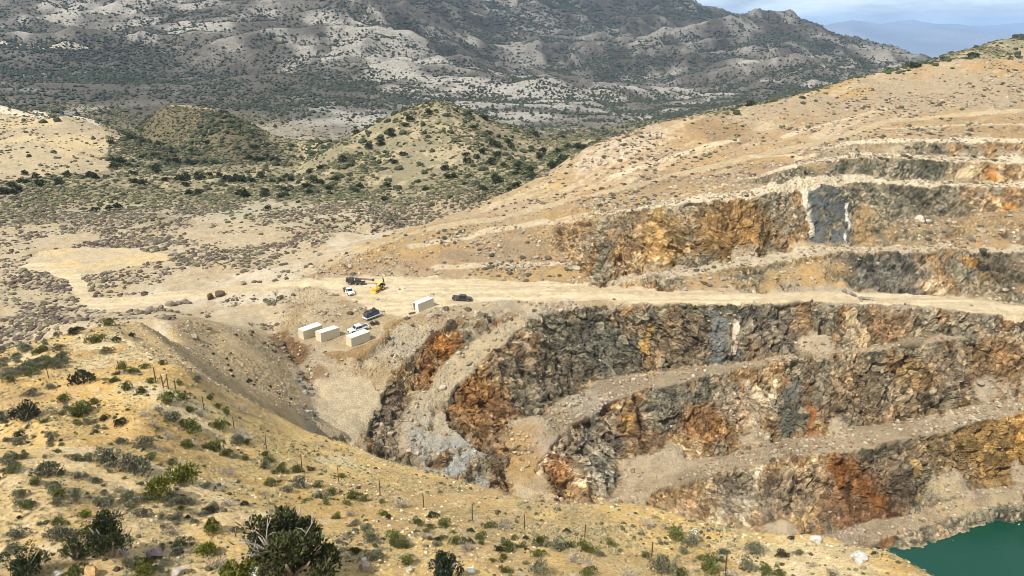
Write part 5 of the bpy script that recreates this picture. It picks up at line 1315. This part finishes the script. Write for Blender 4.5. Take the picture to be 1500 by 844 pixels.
# ------------------------------------------------------------------ trees
def juniper(px, py, wpx, hpx, label, seed, col=(.050, .062, .022), n=2600, dead=True, upright=False, name='juniper_tree'):
    p = hit(px, py); k = slant(p) / F_PX; R, Hh = wpx / 2 * k, hpx * k * 1.05
    o = bpy.data.objects.new(name, None); COL.objects.link(o); o.location = (p[0], p[1], gz(p[0], p[1]) - .05)
    tag(o, label, 'juniper tree')
    r = random.Random(seed); rg = np.random.default_rng(seed)
    tk_ = MB(); ends = []
    for i in range(9):
        a = 6.283 * i / 9 + r.uniform(-.3, .3); rad = R * r.uniform(.35, .75); hh = Hh * r.uniform(.35, .85) * (1 - .25 * rad / R)
        if upright: rad *= .7
        q1 = (math.cos(a) * rad * .35 + r.uniform(-.1, .1), math.sin(a) * rad * .35, hh * .45); q2 = (math.cos(a) * rad, math.sin(a) * rad, hh)
        q3 = (math.cos(a) * rad * 1.2, math.sin(a) * rad * 1.2, hh + Hh * .12)
        tk_.tube([(math.cos(a) * .05, math.sin(a) * .05, -.1), q1, q2, q3], [R * .075, R * .05, R * .028, R * .008], 6); ends += [q2, q3]
    tk_.build('trunk', M_GREYW, o, 0, True)
    lob = []
    nl = 34
    for i in range(nl):
        e = r.choice(ends); s_ = r.uniform(.14, .27) * R * (1.0 if not upright else .75)
        a = r.uniform(0, 6.283); rr_ = R * math.sqrt(r.random()) * .82; zz = Hh * r.uniform(.12, .9) * (1 - .35 * (rr_ / R) ** 2)
        c = (e[0] * .5 + math.cos(a) * rr_ * .65, e[1] * .5 + math.sin(a) * rr_ * .65, max(e[2] * .35 + zz * .65, s_ * .8))
        lob.append((c, s_))
    cs = np.array([l[0] for l in lob]); ss = np.array([l[1] for l in lob])
    kk = rg.integers(0, nl, n); d = rg.normal(size=(n, 3)); d /= np.linalg.norm(d, axis=1)[:, None]
    P_ = cs[kk] + d * (ss[kk] * (.5 + .55 * rg.random(n) ** .7))[:, None] * np.array([1, 1, 1.15 if not upright else 1.7]); P_[:, 2] = np.maximum(P_[:, 2], .06)
    ax = d * .6 + rg.normal(size=(n, 3)) * .5; ax[:, 2] += .6; ax /= np.linalg.norm(ax, axis=1)[:, None]
    sd = np.cross(ax, rg.normal(size=(n, 3))); sd /= np.linalg.norm(sd, axis=1)[:, None]
    L = R * .058 * (.6 + rg.random(n) * .8); W = L * .45
    V = np.stack([P_ - sd * W[:, None] * .4, P_ + ax * L[:, None] * .6 + sd * W[:, None] * .8, P_ + ax * L[:, None] * 1.3, P_ + ax * L[:, None] * .6 - sd * W[:, None] * .8], 1).reshape(-1, 3)
    lt = .7 + rg.random(nl) * .6
    T = np.asarray(col)[None, :] * (lt[kk] * (.7 + .6 * rg.random(n)))[:, None] * (1 + (rg.random((n, 3)) - .5) * .25)
    c_ = np_mesh('crown', V, np.arange(4 * n).reshape(-1, 4), np.repeat(T, 4, 0), M_LEAF, False); c_.parent = o
    if dead:
        for i in range(7):
            a = r.uniform(0, 6.283) if i > 3 else r.uniform(-2.6, -.6); q = Vector((math.cos(a) * R * .2, math.sin(a) * R * .2, Hh * .5)); pts = [tuple(q)]
            dv = Vector((math.cos(a) * .7, math.sin(a) * .7, r.uniform(.3, .9))).normalized()
            for _ in range(5):
                dv = (dv + Vector((r.uniform(-.5, .5), r.uniform(-.5, .5), r.uniform(-.3, .5)))).normalized(); q = q + dv * R * .2; pts.append(tuple(q))
            b_ = MB(); b_.tube(pts, [R * .02, R * .018, R * .015, R * .011, R * .007, R * .003], 5)
            for j in (2, 3, 4):
                e = Vector(pts[j]); e2 = e + Vector((r.uniform(-1, 1), r.uniform(-1, 1), r.uniform(0, 1))).normalized() * R * .22; b_.tube([tuple(e), tuple((e + e2) / 2 + Vector((0, 0, .04 * R))), tuple(e2)], [R * .013, R * .009, R * .003], 4)
            b_.build('dead_branch', M_GREYW, o, 0, True)
    return o
M_GREYW = paint('silvered dead wood', (.36, .32, .27), .9, 0, .5, (.16, .12, .09), 4)
juniper(425, 846, 158, 104, 'large spreading juniper with bare silver branches in its crown', 3, (.056, .062, .024), 11000)
juniper(163, 814, 80, 70, 'dense green juniper beside the pale cracked boulder', 5, (.056, .068, .024), 7000, False)
juniper(655, 850, 72, 46, 'dark spiky juniper at the foot of the slope', 7, (.022, .034, .018), 5500, False, True)
juniper(40, 845, 68, 52, 'rounded dark green juniper by the small white rock', 9, (.036, .050, .018), 5500, False)
juniper(112, 818, 46, 40, 'lower dark juniper left of the dense green one', 10, (.040, .052, .020), 3500, False)
juniper(38, 616, 50, 34, 'dark juniper with dead grey branches on the upper slope', 11, (.032, .036, .018), 3600, True)
juniper(4, 620, 26, 24, 'small dark juniper left of the one with dead grey branches', 12, (.030, .036, .018), 1800, False)
for px, py, r, kk in [(268, 706, 26, 'b'), (233, 728, 27, 'b'), (371, 838, 27, 'b'), (340, 848, 24, 'b'), (123, 560, 19, 'k'), (177, 622, 12, 'k'), (109, 489, 12, 'k')]:
    p = hit(px, py); me_, nm, lab, grp = KIND[kk]
    lab = {268: 'largest bright yellow green bush, upper of the touching pair', 233: 'lower bright yellow green bush of the touching pair', 371: 'bright yellow green bush pressed against the large juniper', 340: 'yellow green bush at the lower left of the large juniper', 123: 'large dark olive bush standing alone below the hilltop', 109: 'dark olive bush on the hilltop crest', 177: 'dark brown bush behind the large grey sagebrush of the upper slope'}[px]
    bush(me_, nm, p, r * slant(p) / F_PX * 1.1, lab, grp)
# bare little tree by the road
bt = root('bare_tree', 405, 442, 0, 'small leafless tree standing alone below the road', 'tree')
b_ = MB(); b_.tube([(0, 0, -.2), (.05, 0, 1.4), (0, .05, 2.6)], [.11, .09, .07], 6); b_.build('trunk', M_WOOD, bt)
for i in range(12):
    a = i * .52; z0 = 1.7 + (i % 4) * .25; e = Vector((math.cos(a) * 1.1, math.sin(a) * 1.1, z0 + 1.3))
    b_ = MB(); b_.tube([(0, 0, z0), (e.x * .5, e.y * .5, z0 + .8), tuple(e)], [.05, .04, .012], 5)
    for j in range(4):
        f_ = Vector((e.x * (.5 + j * .12), e.y * (.5 + j * .12), z0 + .8 + j * .12)); b_.tube([tuple(f_), tuple(f_ + Vector((random.uniform(-.5, .5), random.uniform(-.5, .5), random.uniform(.1, .6))))], [.02, .006], 4)
    b_.build('branch', M_WOOD, bt)
# single junipers on the hills
HJ = []
for s in range(5):
    m_ = leaf_bush('juniper_tree', 1200 + s, 190, 7, .26, (.046, .056, .026), .95, 6, (.2, .17, .13)); HJ.append(m_)
for (p, s_) in HILL_TREES:
    o = bpy.data.objects.new('juniper_tree', HJ[random.randrange(5)]); COL.objects.link(o); o.location = (p[0], p[1], p[2] - .1); o.rotation_euler = (0, 0, random.uniform(0, 6.28)); k = s_ * 1.15; o.scale = (k, k, k * random.uniform(.85, 1.2))
    tag(o, 'dark round juniper dotted over the hills beyond the plain', 'juniper tree', 'junipers scattered over the hills beyond the plain')

# ------------------------------------------------------------------ water in the pit
NLX, NLY = 90, 70
lx = np.linspace(55, 330, NLX); ly = np.linspace(60, 175, NLY); LX, LY = np.meshgrid(lx, ly)
low = gsample(HB, LX.ravel(), LY.ravel()).reshape(LX.shape) < -112
V = np.stack([LX.ravel(), LY.ravel(), np.full(LX.size, -115.6)], 1)
a, b = np.meshgrid(np.arange(NLY - 1), np.arange(NLX - 1), indexing='ij'); q0 = (a * NLX + b).ravel(); Fw = np.stack([q0, q0 + 1, q0 + NLX + 1, q0 + NLX], 1)
kp = low.ravel()[Fw].any(1); used, inv = np.unique(Fw[kp], return_inverse=True)
M_WATER = bpy.data.materials.new('pit water'); nt, b = nodes(M_WATER)
b.inputs['Base Color'].default_value = (.003, .048, .029, 1); b.inputs['Roughness'].default_value = .14; b.inputs['IOR'].default_value = 1.33
geo = nt.nodes.new('ShaderNodeNewGeometry'); n1 = nt.nodes.new('ShaderNodeTexNoise'); n1.inputs['Scale'].default_value = 1.1; n1.inputs['Detail'].default_value = 5
bp = nt.nodes.new('ShaderNodeBump'); bp.inputs['Strength'].default_value = .35; bp.inputs['Distance'].default_value = .08
nt.links.new(geo.outputs['Position'], n1.inputs['Vector']); nt.links.new(n1.outputs['Fac'], bp.inputs['Height']); nt.links.new(bp.outputs[0], b.inputs['Normal'])
wt = np_mesh('water', V[used], inv.reshape(-1, 4), None, M_WATER, True); wt['kind'] = 'structure'

# ------------------------------------------------------------------ desert floor and the far ranges
fu = np.linspace(-1.0, 1.0, 620); fy = np.exp(np.linspace(math.log(8600), math.log(38000), 420))
FU, FY = np.meshgrid(fu, fy); FX = FU * FY
def skyl(pts, Yd):
    q = [atY(px, py, Yd) for px, py in pts]; return [p[0] / p[1] for p in q], [p[2] for p in q]
PLAIN = -455.0
FZ = np.full(FU.shape, PLAIN) - np.maximum(FY - 36000, 0) * .004
for pts, Yd, wd, sd in (([(-400, 60), (900, 60), (1150, 50), (1200, 40), (1217, 35), (1250, 29), (1277, 33), (1300, 38), (1333, 42), (1367, 40), (1417, 42), (1460, 43), (1493, 47), (1560, 44), (1650, 52)], 24000, 4200, 3), ([(-400, 45), (1200, 44), (1270, 36), (1300, 33), (1322, 28), (1337, 25), (1352, 29), (1370, 34), (1420, 38), (1500, 35), (1600, 40)], 33000, 3800, 7)):
    su, sz_ = skyl(pts, Yd); top = np.interp(FU, su, sz_)
    s_ = np.abs(FY - Yd) / wd
    rg_ = ridged2(FX.ravel(), FY.ravel(), 5200, 5, sd).reshape(FU.shape)
    prof = np.clip(1 - s_, 0, 1) ** .9
    FZ = np.maximum(FZ, PLAIN + (top - PLAIN) * np.clip(prof * (.82 + .3 * rg_) , 0, 1.06) - (s_ > 1) * 50)
V = np.stack([FX.ravel(), FY.ravel(), FZ.ravel()], 1)
a, b = np.meshgrid(np.arange(len(fy) - 1), np.arange(len(fu) - 1), indexing='ij'); q0 = (a * len(fu) + b).ravel(); Fw = np.stack([q0, q0 + 1, q0 + len(fu) + 1, q0 + len(fu)], 1)
tf = np.tile(np.array([.20, .19, .18]), (len(V), 1)) * (1 + fbm2(V[:, 0], V[:, 1], 1500, 4, 900)[:, None] * .3)
M_DESERT = soil_material('far desert', .004, .3, 20)
fo = np_mesh('desert_plain', V, Fw, tf, M_DESERT, True); fo['kind'] = 'structure'

# ------------------------------------------------------------------ air
hz = MB(); hz.box((0, 17500, 80), (110000, 42000, 1240)); M_HAZE = bpy.data.materials.new('haze'); M_HAZE.use_nodes = True
nt = M_HAZE.node_tree; nt.nodes.remove(nt.nodes['Principled BSDF']); pv = nt.nodes.new('ShaderNodeVolumePrincipled'); pv.inputs['Color'].default_value = (.42, .65, 1.0, 1); pv.inputs['Density'].default_value = 4.4e-5; pv.inputs['Anisotropy'].default_value = .1
nt.links.new(pv.outputs[0], nt.nodes['Material Output'].inputs['Volume'])
ho = hz.build('haze', M_HAZE); ho['kind'] = 'stuff'

sun_el, sun_az = math.radians(50), math.radians(45)          # from the left, a little behind the camera
SUN = Vector((-math.cos(sun_el) * math.cos(sun_az), -math.cos(sun_el) * math.sin(sun_az), math.sin(sun_el)))
# ------------------------------------------------------------------ camera, light, render
sc = bpy.context.scene
cam = bpy.data.cameras.new('camera'); cam.lens = 36 * F_PX / 1500; cam.sensor_width = 36; cam.sensor_fit = 'HORIZONTAL'
cam.clip_start = .5; cam.clip_end = 200000
co = bpy.data.objects.new('camera', cam); COL.objects.link(co); co.rotation_euler = (math.pi / 2 - PITCH, 0, 0); sc.camera = co
sl = bpy.data.lights.new('sun', 'SUN'); sl.energy = 4.9; sl.angle = math.radians(.53); sl.color = (1, .94, .84)
so = bpy.data.objects.new('sun', sl); COL.objects.link(so); so.rotation_euler = SUN.to_track_quat('Z', 'Y').to_euler()
w = bpy.data.worlds.new('World'); sc.world = w; w.use_nodes = True
nt = w.node_tree; bg = nt.nodes['Background']
sky = nt.nodes.new('ShaderNodeTexSky'); sky.sky_type = 'NISHITA'; sky.sun_disc = False
sky.sun_elevation = sun_el; sky.sun_rotation = math.atan2(SUN.x, SUN.y); sky.altitude = 1500; sky.dust_density = .4; sky.air_density = 1.0; sky.ozone_density = 2.0
tc = nt.nodes.new('ShaderNodeTexCoord'); mp = nt.nodes.new('ShaderNodeMapping'); mp.inputs['Scale'].default_value = (3.0, 3.0, 16.0)
cn = nt.nodes.new('ShaderNodeTexNoise'); cn.inputs['Scale'].default_value = 2.2; cn.inputs['Detail'].default_value = 8; cn.inputs['Roughness'].default_value = .6
cr = nt.nodes.new('ShaderNodeMapRange'); cr.inputs['From Min'].default_value = .36; cr.inputs['From Max'].default_value = .68; cr.inputs['To Max'].default_value = .75
cm = nt.nodes.new('ShaderNodeMix'); cm.data_type = 'RGBA'; cm.inputs[7].default_value = (30, 32, 33.5, 1)
nt.links.new(tc.outputs['Generated'], mp.inputs['Vector']); nt.links.new(mp.outputs[0], cn.inputs['Vector']); nt.links.new(cn.outputs['Fac'], cr.inputs['Value']); nt.links.new(cr.outputs[0], cm.inputs[0]); nt.links.new(sky.outputs[0], cm.inputs[6])
nt.links.new(cm.outputs[2], bg.inputs['Color']); bg.inputs['Strength'].default_value = .05
sc.view_settings.view_transform = 'Standard'; sc.view_settings.look = 'None'; sc.view_settings.gamma = 1; sc.view_settings.exposure = .24
sc.render.engine = 'CYCLES'
sc.cycles.max_bounces = 5; sc.cycles.diffuse_bounces = 3
sc.cycles.volume_bounces = 2; sc.cycles.use_denoising = True
sc.cycles.filter_width = .85
